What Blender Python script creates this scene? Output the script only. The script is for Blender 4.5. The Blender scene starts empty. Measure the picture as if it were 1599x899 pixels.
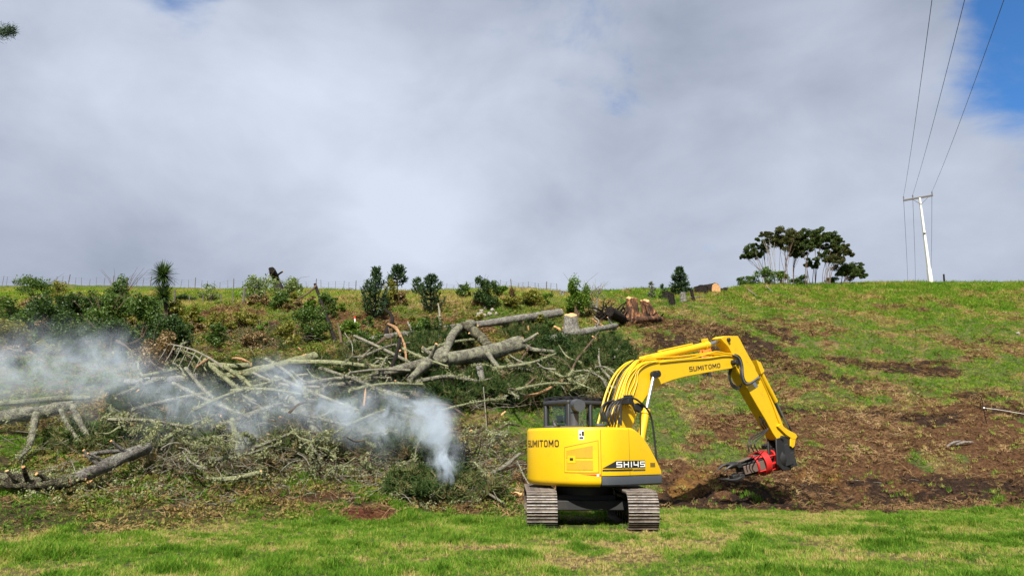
import bpy, math, random
import numpy as np
from mathutils import Vector, Matrix
random.seed(7); RNG = np.random.default_rng(7)
R_ = math.radians
sc = bpy.context.scene
COL = sc.collection

# ------------------------------------------------------------------ camera
FPX = 1185.0; PITCH = R_(11.9); CAMZ = 1.6
cam_d = bpy.data.cameras.new('camera'); cam = bpy.data.objects.new('camera', cam_d); COL.objects.link(cam)
cam_d.sensor_width = 36; cam_d.lens = 36*FPX/1599; cam_d.clip_end = 5000; cam_d.clip_start = 0.1
cam.location = (0, 0, CAMZ); cam.rotation_euler = (R_(90)+PITCH, 0, 0)
sc.camera = cam
# ------------------------------------------------------------------ light
SUN_AZ, SUN_EL = R_(189), R_(45)          # compass-like azimuth: 0 = +Y, 90 = +X
sd = Vector((math.sin(SUN_AZ)*math.cos(SUN_EL), math.cos(SUN_AZ)*math.cos(SUN_EL), math.sin(SUN_EL)))
sun_d = bpy.data.lights.new('sun', 'SUN'); sun = bpy.data.objects.new('sun', sun_d); COL.objects.link(sun)
sun_d.energy = 5.0; sun_d.angle = R_(0.53); sun_d.color = (1.0, 0.95, 0.86)
sun.rotation_euler = sd.to_track_quat('Z', 'Y').to_euler()
sc.view_settings.view_transform = 'Standard'; sc.view_settings.look = 'None'
sc.view_settings.exposure = 0.9; sc.view_settings.gamma = 1.0
sc.render.engine = 'CYCLES'
sc.cycles.use_denoising = True
sc.cycles.max_bounces = 6; sc.cycles.transparent_max_bounces = 12; sc.cycles.volume_bounces = 2
sc.cycles.volume_step_rate = 0.35

def px_dir(u, v):
    c, s = math.cos(PITCH), math.sin(PITCH)
    xn = (u-799.5)/FPX; yn = (449.5-v)/FPX
    return np.array((xn, c - s*yn, s + c*yn))

# ------------------------------------------------------------------ world
W = bpy.data.worlds.new('World'); sc.world = W; W.use_nodes = True
nt = W.node_tree; nt.nodes.clear()
def N(tree, typ, **kw):
    n = tree.nodes.new(typ)
    for k, val in kw.items():
        if k == 'ins':
            for kk, vv in val.items(): n.inputs[kk].default_value = vv
        else: setattr(n, k, val)
    return n
def LK(tree, a, b): tree.links.new(a, b)
wo = N(nt, 'ShaderNodeOutputWorld'); bg = N(nt, 'ShaderNodeBackground'); bg.inputs['Strength'].default_value = 0.1
LK(nt, bg.outputs[0], wo.inputs[0])
sky = N(nt, 'ShaderNodeTexSky', sky_type='NISHITA', sun_disc=False)
sky.sun_elevation = SUN_EL; sky.sun_rotation = SUN_AZ; sky.altitude = 100; sky.dust_density = 0.5; sky.ozone_density = 1.6
tc = N(nt, 'ShaderNodeTexCoord')
def wn(scale, detail, rough, dist=0.0, off=(0, 0, 0), sc3=(1, 1, 1.6)):
    mp = N(nt, 'ShaderNodeMapping'); mp.inputs['Location'].default_value = off; mp.inputs['Scale'].default_value = sc3
    LK(nt, tc.outputs['Generated'], mp.inputs[0])
    n = N(nt, 'ShaderNodeTexNoise'); n.inputs['Scale'].default_value = scale; n.inputs['Detail'].default_value = detail
    n.inputs['Roughness'].default_value = rough; n.inputs['Distortion'].default_value = dist
    LK(nt, mp.outputs[0], n.inputs['Vector']); return n.outputs['Fac']
def wm(op, a, b=None, clamp=False):
    m = N(nt, 'ShaderNodeMath', operation=op); m.use_clamp = clamp
    for i, x in enumerate((a, b)):
        if x is None: continue
        if isinstance(x, (int, float)): m.inputs[i].default_value = x
        else: LK(nt, x, m.inputs[i])
    return m.outputs[0]
def wsm(x, a, b):
    m = N(nt, 'ShaderNodeMapRange', interpolation_type='SMOOTHSTEP')
    m.inputs['From Min'].default_value = a; m.inputs['From Max'].default_value = b
    LK(nt, x, m.inputs['Value']); return m.outputs[0]
def wblob(u, v, r0, r1):                      # angular distance from a direction of the sky
    d = px_dir(u, v); d = d/np.linalg.norm(d)
    dp = N(nt, 'ShaderNodeVectorMath', operation='DISTANCE'); LK(nt, tc.outputs['Generated'], dp.inputs[0]); dp.inputs[1].default_value = d
    return wsm(dp.outputs['Value'], r1, r0)
cover_n = wn(3.2, 7, 0.58, 0.3)
gap = wblob(1705, 70, 0.05, 0.24); gap2 = wblob(290, -60, 0.0, 0.14)
gapn = wm('ADD', gap, wm('MULTIPLY', gap2, 0.85))
cov = wm('ADD', wm('SUBTRACT', cover_n, wm('MULTIPLY', gapn, 0.36)), 0.12)
cover = wsm(cov, 0.30, 0.50)
tone = wm('ADD', wn(1.5, 5, 0.5, 0.2, (3.1, 1.7, 0.4)), wm('MULTIPLY', wm('SUBTRACT', wn(5, 6, 0.55, 0.3, (7, 2, 1)), 0.5), 0.48))
tone = wm('ADD', tone, wm('ADD', wm('MULTIPLY', wblob(600, 300, 0.0, 0.34), 0.15), wm('MULTIPLY', wblob(670, 380, 0.0, 0.17), 0.17)))
cr = N(nt, 'ShaderNodeValToRGB'); cr.color_ramp.elements[0].position = 0.33; cr.color_ramp.elements[1].position = 0.86
cr.color_ramp.elements[0].color = (1.62, 1.88, 2.45, 1); cr.color_ramp.elements[1].color = (3.75, 4.1, 4.8, 1)
LK(nt, tone, cr.inputs[0])
skm = N(nt, 'ShaderNodeMix', data_type='RGBA', blend_type='MULTIPLY'); skm.inputs[0].default_value = 1.0
LK(nt, sky.outputs[0], skm.inputs[6]); skm.inputs[7].default_value = (0.30, 0.58, 0.86, 1)
mx = N(nt, 'ShaderNodeMix', data_type='RGBA'); LK(nt, cover, mx.inputs[0]); LK(nt, skm.outputs[2], mx.inputs[6]); LK(nt, cr.outputs[0], mx.inputs[7])
LK(nt, mx.outputs[2], bg.inputs['Color'])

# ------------------------------------------------------------------ numpy noise
def _h(ix, iy, s):
    n = (ix.astype(np.int64)*374761393 + iy.astype(np.int64)*668265263 + s*1442695041) & 0xffffffff
    n = ((n ^ (n >> 13))*1274126177) & 0xffffffff
    return ((n ^ (n >> 16)) & 0xffff)/65535.0
def vn(x, y, s=0):
    x = np.asarray(x, float); y = np.asarray(y, float)
    ix = np.floor(x); iy = np.floor(y); fx = x-ix; fy = y-iy
    fx = fx*fx*(3-2*fx); fy = fy*fy*(3-2*fy)
    a = _h(ix, iy, s); b = _h(ix+1, iy, s); c = _h(ix, iy+1, s); d = _h(ix+1, iy+1, s)
    return (a*(1-fx)+b*fx)*(1-fy)+(c*(1-fx)+d*fx)*fy
def fbm(x, y, s=0, o=4):
    t = 0; a = 0.5; tot = 0
    for i in range(o):
        t = t + a*vn(np.asarray(x)*2**i, np.asarray(y)*2**i, s+i*17); tot += a; a *= 0.5
    return t/tot
def sstep(x, a, b):
    t = np.clip((x-a)/(b-a), 0, 1); return t*t*(3-2*t)

# ------------------------------------------------------------------ terrain height
COLS = {   # picture column of the survey line : (row, distance) pairs up the slope
 -500: [(None,14,0),(705,20),(600,30),(520,42),(480,55),(442,95)],
 0:    [(None,14.5,0),(712,20.5),(608,30),(525,41),(505,45),(484,52),(470,60),(443,95)],
 250:  [(None,15.8,0),(705,21.5),(598,30),(530,40),(512,44),(482,47.5),(470,57),(446,95)],
 500:  [(None,17,0),(690,23),(575,32),(527,41),(510,44.5),(476,47.5),(466,54),(452,82)],
 750:  [(None,18.5,0),(695,24.5),(585,32),(530,39),(505,44),(466,48),(458,53),(454,66)],
 900:  [(None,20.5,0),(690,26.5),(590,33),(520,41),(490,46),(464,52),(458,60)],
 1050: [(None,22.5,0),(690,28),(600,34),(520,42),(482,50),(458,57),(452,63)],
 1200: [(None,23.2,0),(690,27.5),(600,36),(520,46),(470,57),(446,68),(443,72)],
 1400: [(None,23.5,0),(690,27.5),(600,37),(520,48),(470,60),(446,71),(440,77)],
 1620: [(None,23,0),(690,27),(600,36),(520,47),(470,60),(446,70),(441,76)],
 2200: [(None,22,0),(690,27),(600,36),(520,47),(470,60),(446,70),(441,76)],
}
YG = np.geomspace(3, 160, 420)
def _col(u, pts):
    ys = [0.0]; zs = [0.0]
    for p in pts:
        if p[0] is None: ys.append(p[1]); zs.append(p[2]); continue
        d = px_dir(u, p[0]); ys.append(p[1]); zs.append(CAMZ + d[2]/d[1]*p[1])
    z = np.interp(YG, ys, zs)
    k = np.exp(-0.5*(np.arange(-8, 9)/3.0)**2); k /= k.sum()
    zp = np.pad(z, 8, mode='edge'); return np.convolve(zp, k, 'valid')
CT = np.array([px_dir(u, 560)[0]/px_dir(u, 560)[1] for u in COLS]); CZ = np.array([_col(u, p) for u, p in COLS.items()])
def base_h(X, Y):
    X = np.asarray(X, float); Y = np.asarray(Y, float)
    t = X/np.maximum(Y, 6.0)
    fi = np.interp(t, CT, np.arange(len(CT))); i0 = np.clip(np.floor(fi).astype(int), 0, len(CT)-2); w = fi-i0; w = w*w*(3-2*w)
    fy = np.interp(np.log(np.maximum(Y, 3.0)), np.log(YG), np.arange(len(YG))); j0 = np.clip(np.floor(fy).astype(int), 0, len(YG)-2); q = fy-j0
    def g(i): return CZ[i, j0]*(1-q)+CZ[i, j0+1]*q
    return g(i0)*(1-w)+g(i0+1)*w
def height(X, Y):
    X = np.asarray(X, float); Y = np.asarray(Y, float)
    b = base_h(X, Y)
    hill = sstep(b, 0.15, 1.5); far = sstep(Y, 40, 70)
    n = (fbm(X*0.22, Y*0.22, 3, 3)-0.5)*(0.10+0.75*hill*(1-far*0.6)) + (fbm(X*0.9, Y*0.9, 9, 3)-0.5)*(0.07+0.34*hill*(1-0.55*far)) + (vn(X*4.2, Y*4.2, 5)-0.5)*(0.02+0.10*hill)
    n = n + 0.10*sstep(Y, 10, 16)*(fbm(X*0.35, Y*0.35, 77, 2)-0.5)
    flat = np.exp(-((X-1.6)/2.6)**4-((Y-17.2)/2.6)**4)
    return b + n*(1-flat) 
def H1(x, y): return float(height(np.array([x]), np.array([y]))[0])
YS = np.concatenate([np.arange(5, 60, 0.06), np.arange(60, 130, 0.25)])
def L(u, v, lift=0.0, ymax=None):
    """point of the slope (or `lift` metres above it) that picture point (u, v) looks at"""
    d = px_dir(u, v); X = d[0]/d[1]*YS; Z = CAMZ + d[2]/d[1]*YS
    h = Z - height(X, YS)
    k = np.where(h <= lift)[0]
    i = int(k[0]) if len(k) else int(np.argmin(h))
    return Vector((X[i], YS[i], Z[i]))
def G(u, v):
    p = L(u, v); p.z = H1(p.x, p.y); return p
def P(u, v, D):
    d = px_dir(u, v); return Vector((d[0]/d[1]*D, D, CAMZ+d[2]/d[1]*D))

# ------------------------------------------------------------------ mesh helpers
def mesh_np(name, V, F, smooth=False):
    me = bpy.data.meshes.new(name); V = np.asarray(V, np.float32); F = np.asarray(F, np.int32)
    k = F.shape[1]
    me.vertices.add(len(V)); me.vertices.foreach_set('co', V.ravel())
    me.loops.add(F.size); me.loops.foreach_set('vertex_index', F.ravel())
    me.polygons.add(len(F)); me.polygons.foreach_set('loop_start', np.arange(0, F.size, k, dtype=np.int32))
    me.polygons.foreach_set('loop_total', np.full(len(F), k, np.int32))
    if smooth: me.polygons.foreach_set('use_smooth', np.ones(len(F), bool))
    me.update(calc_edges=True); return me
def link(name, me, mat, parent=None):
    o = bpy.data.objects.new(name, me); COL.objects.link(o)
    if mat is not None and me is not None and not me.materials: me.materials.append(mat)
    if parent is not None: o.parent = parent
    return o
def empty(name, loc=(0, 0, 0)):
    o = bpy.data.objects.new(name, None); COL.objects.link(o); o.location = loc; o.empty_display_size = 0.2; return o
def tag(o, label=None, cat=None, group=None, kind=None):
    if label: o['label'] = label
    if cat: o['category'] = cat
    if group: o['group'] = group
    if kind: o['kind'] = kind
    return o
class MB:
    def __init__(s): s.v = []; s.f = []
    def add(s, vs, fs):
        b = len(s.v); s.v += [tuple(x) for x in vs]; s.f += [tuple(i+b for i in f) for f in fs]; return s
    def hexa(s, p):            # 8 corners: 4 of one end, 4 of the other
        return s.add(p, [(3,2,1,0),(4,5,6,7),(0,1,5,4),(1,2,6,5),(2,3,7,6),(3,0,4,7)])
    def box(s, c, h, ax=None):
        c = Vector(c); ax = ax or (Vector((1,0,0)), Vector((0,1,0)), Vector((0,0,1)))
        X, Y, Z = [Vector(a)*k for a, k in zip(ax, h)]
        return s.hexa([c-X-Y-Z, c+X-Y-Z, c+X+Y-Z, c-X+Y-Z, c-X-Y+Z, c+X-Y+Z, c+X+Y+Z, c-X+Y+Z])
    def tube(s, pts, rad, n=8, cap=True, wob=0.0):
        pts = [Vector(p) for p in pts]; m = len(pts)
        if isinstance(rad, (int, float)): rad = [rad]*m
        ref = None; rings = []
        for i, p in enumerate(pts):
            t = (pts[min(i+1, m-1)]-pts[max(i-1, 0)]).normalized()
            if ref is None: ref = t.orthogonal().normalized()
            a = (ref-t*ref.dot(t)); a = a.normalized() if a.length > 1e-6 else t.orthogonal().normalized(); ref = a; b = t.cross(a)
            ring = []
            for k in range(n):
                an = 2*math.pi*k/n; r = rad[i]*(1+wob*(random.random()-0.5)*2)
                ring.append(p+a*(r*math.cos(an))+b*(r*math.sin(an)))
            rings.append(ring)
        vs = [q for r in rings for q in r]; fs = []
        for i in range(m-1):
            for k in range(n):
                fs.append((i*n+k, i*n+(k+1) % n, (i+1)*n+(k+1) % n, (i+1)*n+k))
        if cap:
            fs.append(tuple(range(n-1, -1, -1))); fs.append(tuple((m-1)*n+k for k in range(n)))
        return s.add(vs, fs)
    def prism(s, poly, fn0, fn1):
        n = len(poly); vs = [fn0(*p) for p in poly]+[fn1(*p) for p in poly]
        fs = [tuple(range(n-1, -1, -1)), tuple(range(n, 2*n))]+[(i, (i+1) % n, n+(i+1) % n, n+i) for i in range(n)]
        return s.add(vs, fs)
    def cyl(s, a, b, r, n=20, r2=None): return s.tube([a, b], [r, r if r2 is None else r2], n)
    def build(s, name, mat, parent=None, smooth=35, bevel=0.0, seg=2):
        me = bpy.data.meshes.new(name); me.from_pydata(s.v, [], s.f); me.update()
        import bmesh
        bm = bmesh.new(); bm.from_mesh(me); bmesh.ops.recalc_face_normals(bm, faces=bm.faces); bm.to_mesh(me); bm.free()
        if smooth:
            me.polygons.foreach_set('use_smooth', np.ones(len(me.polygons), bool)); me.set_sharp_from_angle(angle=R_(smooth))
        o = link(name, me, mat, parent)
        if bevel:
            md = o.modifiers.new('bevel', 'BEVEL'); md.width = bevel; md.segments = seg; md.limit_method = 'ANGLE'; md.angle_limit = R_(40)
        return o
def spline(pts, n=6):
    pts = [Vector(p) for p in pts]
    if len(pts) < 3: return pts
    out = []
    for i in range(len(pts)-1):
        p0 = pts[max(i-1, 0)]; p1 = pts[i]; p2 = pts[i+1]; p3 = pts[min(i+2, len(pts)-1)]
        for k in range(n):
            t = k/n
            out.append(0.5*((2*p1)+(p2-p0)*t+(2*p0-5*p1+4*p2-p3)*t*t+(3*p1-p0-3*p2+p3)*t**3))
    out.append(pts[-1]); return out
def smooth_poly(poly, corners=(), n=5):
    return poly

# ------------------------------------------------------------------ materials
MATS = {}
def newmat(name):
    m = bpy.data.materials.new(name); m.use_nodes = True; m.node_tree.nodes.clear(); MATS[name] = m
    t = m.node_tree; o = N(t, 'ShaderNodeOutputMaterial'); return m, t, o
def tnoise(t, scale, detail=4, rough=0.55, coord='Object', dist=0.0, scl=None):
    c = N(t, 'ShaderNodeTexCoord'); n = N(t, 'ShaderNodeTexNoise')
    n.inputs['Scale'].default_value = scale; n.inputs['Detail'].default_value = detail; n.inputs['Roughness'].default_value = rough; n.inputs['Distortion'].default_value = dist
    src = c.outputs[coord]
    if scl:
        mp = N(t, 'ShaderNodeMapping'); mp.inputs['Scale'].default_value = scl; LK(t, src, mp.inputs[0]); src = mp.outputs[0]
    LK(t, src, n.inputs['Vector']); return n.outputs['Fac']
def ramp(t, fac, stops):
    r = N(t, 'ShaderNodeValToRGB'); e = r.color_ramp.elements
    while len(e) < len(stops): e.new(0.5)
    for el, (p, c) in zip(e, stops): el.position = p; el.color = (*c, 1)
    LK(t, fac, r.inputs[0]); return r.outputs[0]
def mixc(t, fac, a, b, mode='MIX'):
    m = N(t, 'ShaderNodeMix', data_type='RGBA', blend_type=mode)
    for i, x in ((0, fac), (6, a), (7, b)):
        if isinstance(x, (int, float)): m.inputs[i].default_value = x
        elif isinstance(x, tuple): m.inputs[i].default_value = (*x, 1) if len(x) == 3 else x
        else: LK(t, x, m.inputs[i])
    return m.outputs[2]
def mth(t, op, a, b=None, c=None, clamp=False):
    m = N(t, 'ShaderNodeMath', operation=op); m.use_clamp = clamp
    for i, x in enumerate((a, b, c)):
        if x is None: continue
        if isinstance(x, (int, float)): m.inputs[i].default_value = x
        else: LK(t, x, m.inputs[i])
    return m.outputs[0]
def smr(t, x, a, b):
    m = N(t, 'ShaderNodeMapRange', interpolation_type='SMOOTHSTEP'); m.inputs['From Min'].default_value = a; m.inputs['From Max'].default_value = b
    LK(t, x, m.inputs['Value']); return m.outputs[0]
def bump(t, fac, strength, dist):
    b = N(t, 'ShaderNodeBump'); b.inputs['Strength'].default_value = strength; b.inputs['Distance'].default_value = dist; LK(t, fac, b.inputs['Height']); return b.outputs[0]
def pbsdf(t, o, col, rough=0.5, metal=0.0, nrm=None, spec=0.5, coat=0.0):
    p = N(t, 'ShaderNodeBsdfPrincipled')
    if isinstance(col, tuple): p.inputs['Base Color'].default_value = (*col, 1)
    else: LK(t, col, p.inputs['Base Color'])
    if isinstance(rough, (int, float)): p.inputs['Roughness'].default_value = rough
    else: LK(t, rough, p.inputs['Roughness'])
    p.inputs['Metallic'].default_value = metal; p.inputs['Specular IOR Level'].default_value = spec; p.inputs['Coat Weight'].default_value = coat
    if nrm is not None: LK(t, nrm, p.inputs['Normal'])
    LK(t, p.outputs[0], o.inputs[0]); return p
def paint(name, col, rough=0.4, dirt=(0.12, 0.09, 0.06), amt=0.35, metal=0.0, scale=2.5, coat=0.0):
    m, t, o = newmat(name)
    n = tnoise(t, scale, 8, 0.65); n2 = tnoise(t, scale*9, 4, 0.6)
    f = mth(t, 'MULTIPLY', smr(t, mth(t, 'ADD', mth(t, 'MULTIPLY', n, 0.7), mth(t, 'MULTIPLY', n2, 0.3)), 0.50, 0.78), amt)
    c = mixc(t, f, col, dirt)
    r = mth(t, 'ADD', rough, mth(t, 'MULTIPLY', n2, 0.25))
    pbsdf(t, o, c, r, metal, bump(t, n2, 0.03, 0.01), 0.5, coat); return m
paint('yellow_paint', (0.68, 0.41, 0.001), 0.36, (0.34, 0.20, 0.03), 0.42, scale=3.2)
paint('boom_yellow', (0.68, 0.41, 0.001), 0.40, (0.26, 0.15, 0.03), 0.55, scale=4.5)
paint('cab_grey', (0.022, 0.024, 0.028), 0.4, (0.08, 0.065, 0.05), 0.3)
paint('grey_paint', (0.045, 0.050, 0.058), 0.4, (0.16, 0.13, 0.10), 0.3)
paint('black_paint', (0.012, 0.012, 0.013), 0.45, (0.09, 0.07, 0.05), 0.4)
paint('frame_black', (0.010, 0.010, 0.010), 0.6, (0.06, 0.045, 0.03), 0.5)
paint('rubber', (0.014, 0.014, 0.015), 0.5, (0.10, 0.08, 0.06), 0.35)
paint('red_paint', (0.46, 0.012, 0.010), 0.38, (0.10, 0.04, 0.03), 0.5, scale=6)
paint('rust_steel', (0.14, 0.095, 0.075), 0.5, (0.05, 0.035, 0.03), 0.8, 0.3, scale=6)
paint('dark_steel', (0.03, 0.029, 0.029), 0.42, (0.10, 0.07, 0.05), 0.5, 0.5, scale=7)
paint('chrome', (0.62, 0.63, 0.65), 0.18, (0.3, 0.3, 0.3), 0.3, 1.0)
paint('decal_black', (0.012, 0.012, 0.012), 0.45, (0.1, 0.08, 0.05), 0.2)
paint('decal_white', (0.75, 0.75, 0.73), 0.5, (0.3, 0.28, 0.22), 0.2)
paint('decal_red', (0.62, 0.035, 0.008), 0.45, (0.3, 0.1, 0.02), 0.2)
paint('seam', (0.16, 0.10, 0.01), 0.6, (0.05, 0.04, 0.02), 0.5)
paint('mesh_grill', (0.33, 0.21, 0.012), 0.6, (0.08, 0.05, 0.02), 0.5, scale=5)
paint('orange_cloth', (0.80, 0.16, 0.02), 0.85, (0.3, 0.1, 0.05), 0.4, scale=8)
paint('lime_cloth', (0.60, 0.78, 0.03), 0.8, (0.3, 0.3, 0.05), 0.3, scale=8)
paint('dark_cloth', (0.025, 0.028, 0.035), 0.9, (0.08, 0.06, 0.04), 0.4, scale=8)
paint('skin', (0.42, 0.24, 0.16), 0.55, (0.3, 0.16, 0.1), 0.3, scale=12)
paint('white_paint', (0.80, 0.80, 0.78), 0.6, (0.45, 0.43, 0.38), 0.35)
paint('pole_concrete', (0.58, 0.57, 0.53), 0.85, (0.34, 0.33, 0.28), 0.7, scale=4)
paint('rock', (0.25, 0.22, 0.19), 0.9, (0.16, 0.14, 0.11), 0.8, scale=6)
paint('old_timber', (0.10, 0.088, 0.075), 0.9, (0.07, 0.06, 0.05), 0.7, scale=5)
paint('insulator', (0.10, 0.07, 0.06), 0.3, (0.05, 0.04, 0.04), 0.3)
paint('wire', (0.06, 0.065, 0.075), 0.5, (0.1, 0.1, 0.1), 0.2, 0.3)
paint('white_tape', (0.78, 0.78, 0.76), 0.6, (0.5, 0.5, 0.45), 0.3)
# glass
m, t, o = newmat('cab_glass')
g = N(t, 'ShaderNodeBsdfGlossy'); g.inputs['Roughness'].default_value = 0.03; g.inputs['Color'].default_value = (0.9, 0.95, 0.95, 1)
tr = N(t, 'ShaderNodeBsdfTransparent'); tr.inputs['Color'].default_value = (0.86, 0.94, 0.92, 1)
lwf = N(t, 'ShaderNodeLayerWeight'); lwo = mth(t, 'ADD', 0.035, mth(t, 'MULTIPLY', mth(t, 'POWER', lwf.outputs['Facing'], 4.0), 0.6))
ms = N(t, 'ShaderNodeMixShader'); LK(t, lwo, ms.inputs[0]); LK(t, tr.outputs[0], ms.inputs[1]); LK(t, g.outputs[0], ms.inputs[2]); LK(t, ms.outputs[0], o.inputs[0])
# track steel: mud in the recesses of its own shape, worn bright bars
m, t, o = newmat('track_steel')
n = tnoise(t, 7, 8, 0.7); n2 = tnoise(t, 40, 4, 0.6)
c = ramp(t, n, [(0.32, (0.030, 0.022, 0.016)), (0.50, (0.075, 0.055, 0.040)), (0.66, (0.15, 0.115, 0.085)), (0.78, (0.09, 0.06, 0.04))])
pbsdf(t, o, c, 0.7, 0.1, bump(t, n2, 0.4, 0.02))
m, t, o = newmat('worn_steel')
n = tnoise(t, 9, 8, 0.75)
c = ramp(t, n, [(0.32, (0.10, 0.080, 0.065)), (0.46, (0.30, 0.27, 0.245)), (0.60, (0.50, 0.47, 0.44)), (0.72, (0.17, 0.13, 0.10))])
pbsdf(t, o, c, 0.42, 0.35, None)
# bark
def bark(name, cols, lich=(0.33, 0.345, 0.20), lo=0.44, hi=0.60, amt=0.85, k=1.0):
    m, t, o = newmat(name)
    n = tnoise(t, 16*k, 8, 0.78, dist=0.4); n2 = tnoise(t, 3.2, 6, 0.7); n3 = tnoise(t, 42, 4, 0.7)
    c = ramp(t, n, [(0.36, cols[0]), (0.5, cols[1]), (0.64, cols[2])])
    f = mth(t, 'MULTIPLY', smr(t, mth(t, 'ADD', mth(t, 'MULTIPLY', n2, 0.50), mth(t, 'MULTIPLY', n3, 0.50)), lo, hi), amt)
    c = mixc(t, f, c, mixc(t, smr(t, n3, 0.35, 0.65), tuple(x*0.55 for x in lich), tuple(min(1, x*1.3) for x in lich)))
    c = mixc(t, smr(t, n, 0.46, 0.34), c, tuple(x*0.6 for x in cols[0]))
    h = mth(t, 'ADD', n, mth(t, 'MULTIPLY', n3, 0.6))
    pbsdf(t, o, c, 0.95, 0, bump(t, h, 1.0, 0.09), 0.1); return m
bark('bark_grey', [(0.055, 0.045, 0.04), (0.15, 0.135, 0.12), (0.27, 0.255, 0.235)], (0.42, 0.425, 0.34), 0.47, 0.60, 0.7)
bark('bark_lichen', [(0.030, 0.025, 0.020), (0.12, 0.108, 0.088), (0.27, 0.255, 0.205)], (0.42, 0.425, 0.285), 0.46, 0.57, 0.75)
bark('bark_moss', [(0.045, 0.040, 0.026), (0.14, 0.135, 0.085), (0.25, 0.245, 0.15)], (0.37, 0.39, 0.21), 0.42, 0.54, 0.85)
bark('bark_dark', [(0.006, 0.005, 0.005), (0.020, 0.016, 0.014), (0.055, 0.045, 0.038)], (0.20, 0.19, 0.15), 0.56, 0.72, 0.6)
bark('twig_grey', [(0.13, 0.11, 0.09), (0.22, 0.195, 0.16), (0.32, 0.29, 0.24)], (0.38, 0.39, 0.25), 0.46, 0.60, 0.7)
bark('twig_brown', [(0.07, 0.045, 0.03), (0.13, 0.09, 0.06), (0.21, 0.15, 0.10)], (0.27, 0.24, 0.15), 0.52, 0.68, 0.6)
bark('stem_pale', [(0.16, 0.14, 0.12), (0.24, 0.21, 0.185), (0.34, 0.31, 0.28)], (0.4, 0.39, 0.34), 0.52, 0.7, 0.5)
m, t, o = newmat('cut_wood')
n = tnoise(t, 11, 8, 0.7); n2 = tnoise(t, 30, 4, 0.6)
c = ramp(t, n, [(0.32, (0.30, 0.13, 0.05)), (0.48, (0.52, 0.28, 0.12)), (0.64, (0.62, 0.40, 0.21)), (0.8, (0.40, 0.22, 0.10))])
pbsdf(t, o, c, 0.85, 0, bump(t, n2, 0.4, 0.02), 0.2)
m, t, o = newmat('torn_wood')
n = tnoise(t, 9, 8, 0.75, dist=0.6); n2 = tnoise(t, 24, 4, 0.6)
c = ramp(t, n, [(0.36, (0.07, 0.036, 0.018)), (0.47, (0.22, 0.12, 0.058)), (0.60, (0.40, 0.24, 0.12)), (0.70, (0.12, 0.085, 0.055))])
pbsdf(t, o, c, 0.85, 0, bump(t, n2, 0.5, 0.03), 0.2)
m, t, o = newmat('stump_bark')
n = tnoise(t, 2.4, 8, 0.72, scl=(1.3, 1.3, 0.7), dist=0.9); n2 = tnoise(t, 20, 4, 0.6)
c = ramp(t, n, [(0.40, (0.022, 0.014, 0.010)), (0.50, (0.075, 0.038, 0.022)), (0.57, (0.17, 0.075, 0.035)), (0.66, (0.50, 0.25, 0.10))])
pbsdf(t, o, c, 0.9, 0, bump(t, n2, 0.7, 0.04), 0.2)
# leaves
def leafmat(name, stops, trans=0.35, rough=0.5):
    m, t, o = newmat(name)
    ge = N(t, 'ShaderNodeNewGeometry'); oi = N(t, 'ShaderNodeObjectInfo')
    n = tnoise(t, 1.3, 3, 0.5)
    f = mth(t, 'ADD', mth(t, 'MULTIPLY', ge.outputs['Random Per Island'], 0.62), mth(t, 'MULTIPLY', n, 0.38))
    c = ramp(t, f, stops)
    d = N(t, 'ShaderNodeBsdfPrincipled'); d.inputs['Roughness'].default_value = rough; d.inputs['Specular IOR Level'].default_value = 0.3; LK(t, c, d.inputs['Base Color'])
    tl = N(t, 'ShaderNodeBsdfTranslucent'); LK(t, mixc(t, 1.0, c, (1.25, 1.35, 0.6), 'MULTIPLY'), tl.inputs['Color'])
    ms = N(t, 'ShaderNodeMixShader'); ms.inputs[0].default_value = trans; LK(t, d.outputs[0], ms.inputs[1]); LK(t, tl.outputs[0], ms.inputs[2]); LK(t, ms.outputs[0], o.inputs[0]); return m
leafmat('leaf_dark', [(0.15, (0.018, 0.038, 0.012)), (0.5, (0.040, 0.078, 0.022)), (0.85, (0.085, 0.135, 0.038))])
leafmat('leaf_mid', [(0.15, (0.035, 0.070, 0.014)), (0.5, (0.070, 0.125, 0.026)), (0.85, (0.14, 0.20, 0.05))])
leafmat('leaf_bright', [(0.15, (0.05, 0.10, 0.012)), (0.5, (0.10, 0.18, 0.022)), (0.85, (0.19, 0.27, 0.045))])
leafmat('leaf_yellow', [(0.15, (0.09, 0.11, 0.015)), (0.5, (0.18, 0.18, 0.03)), (0.85, (0.30, 0.25, 0.06))])
leafmat('leaf_dry', [(0.15, (0.10, 0.062, 0.03)), (0.5, (0.20, 0.135, 0.065)), (0.85, (0.33, 0.24, 0.12))], 0.25)
leafmat('leaf_pale', [(0.15, (0.09, 0.13, 0.045)), (0.5, (0.17, 0.22, 0.085)), (0.85, (0.30, 0.34, 0.16))])
leafmat('needle_dark', [(0.15, (0.012, 0.030, 0.012)), (0.5, (0.026, 0.056, 0.020)), (0.85, (0.060, 0.098, 0.034))], 0.2)
leafmat('needle_mid', [(0.15, (0.022, 0.048, 0.016)), (0.5, (0.045, 0.085, 0.027)), (0.85, (0.09, 0.135, 0.05))], 0.2)
leafmat('needle_grey', [(0.15, (0.08, 0.085, 0.06)), (0.5, (0.14, 0.145, 0.10)), (0.85, (0.22, 0.225, 0.16))], 0.2)
leafmat('kanuka', [(0.15, (0.022, 0.036, 0.010)), (0.5, (0.055, 0.085, 0.020)), (0.85, (0.11, 0.145, 0.036))], 0.3)
leafmat('kanuka_olive', [(0.15, (0.040, 0.038, 0.014)), (0.5, (0.075, 0.082, 0.024)), (0.85, (0.125, 0.135, 0.042))], 0.25)
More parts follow.
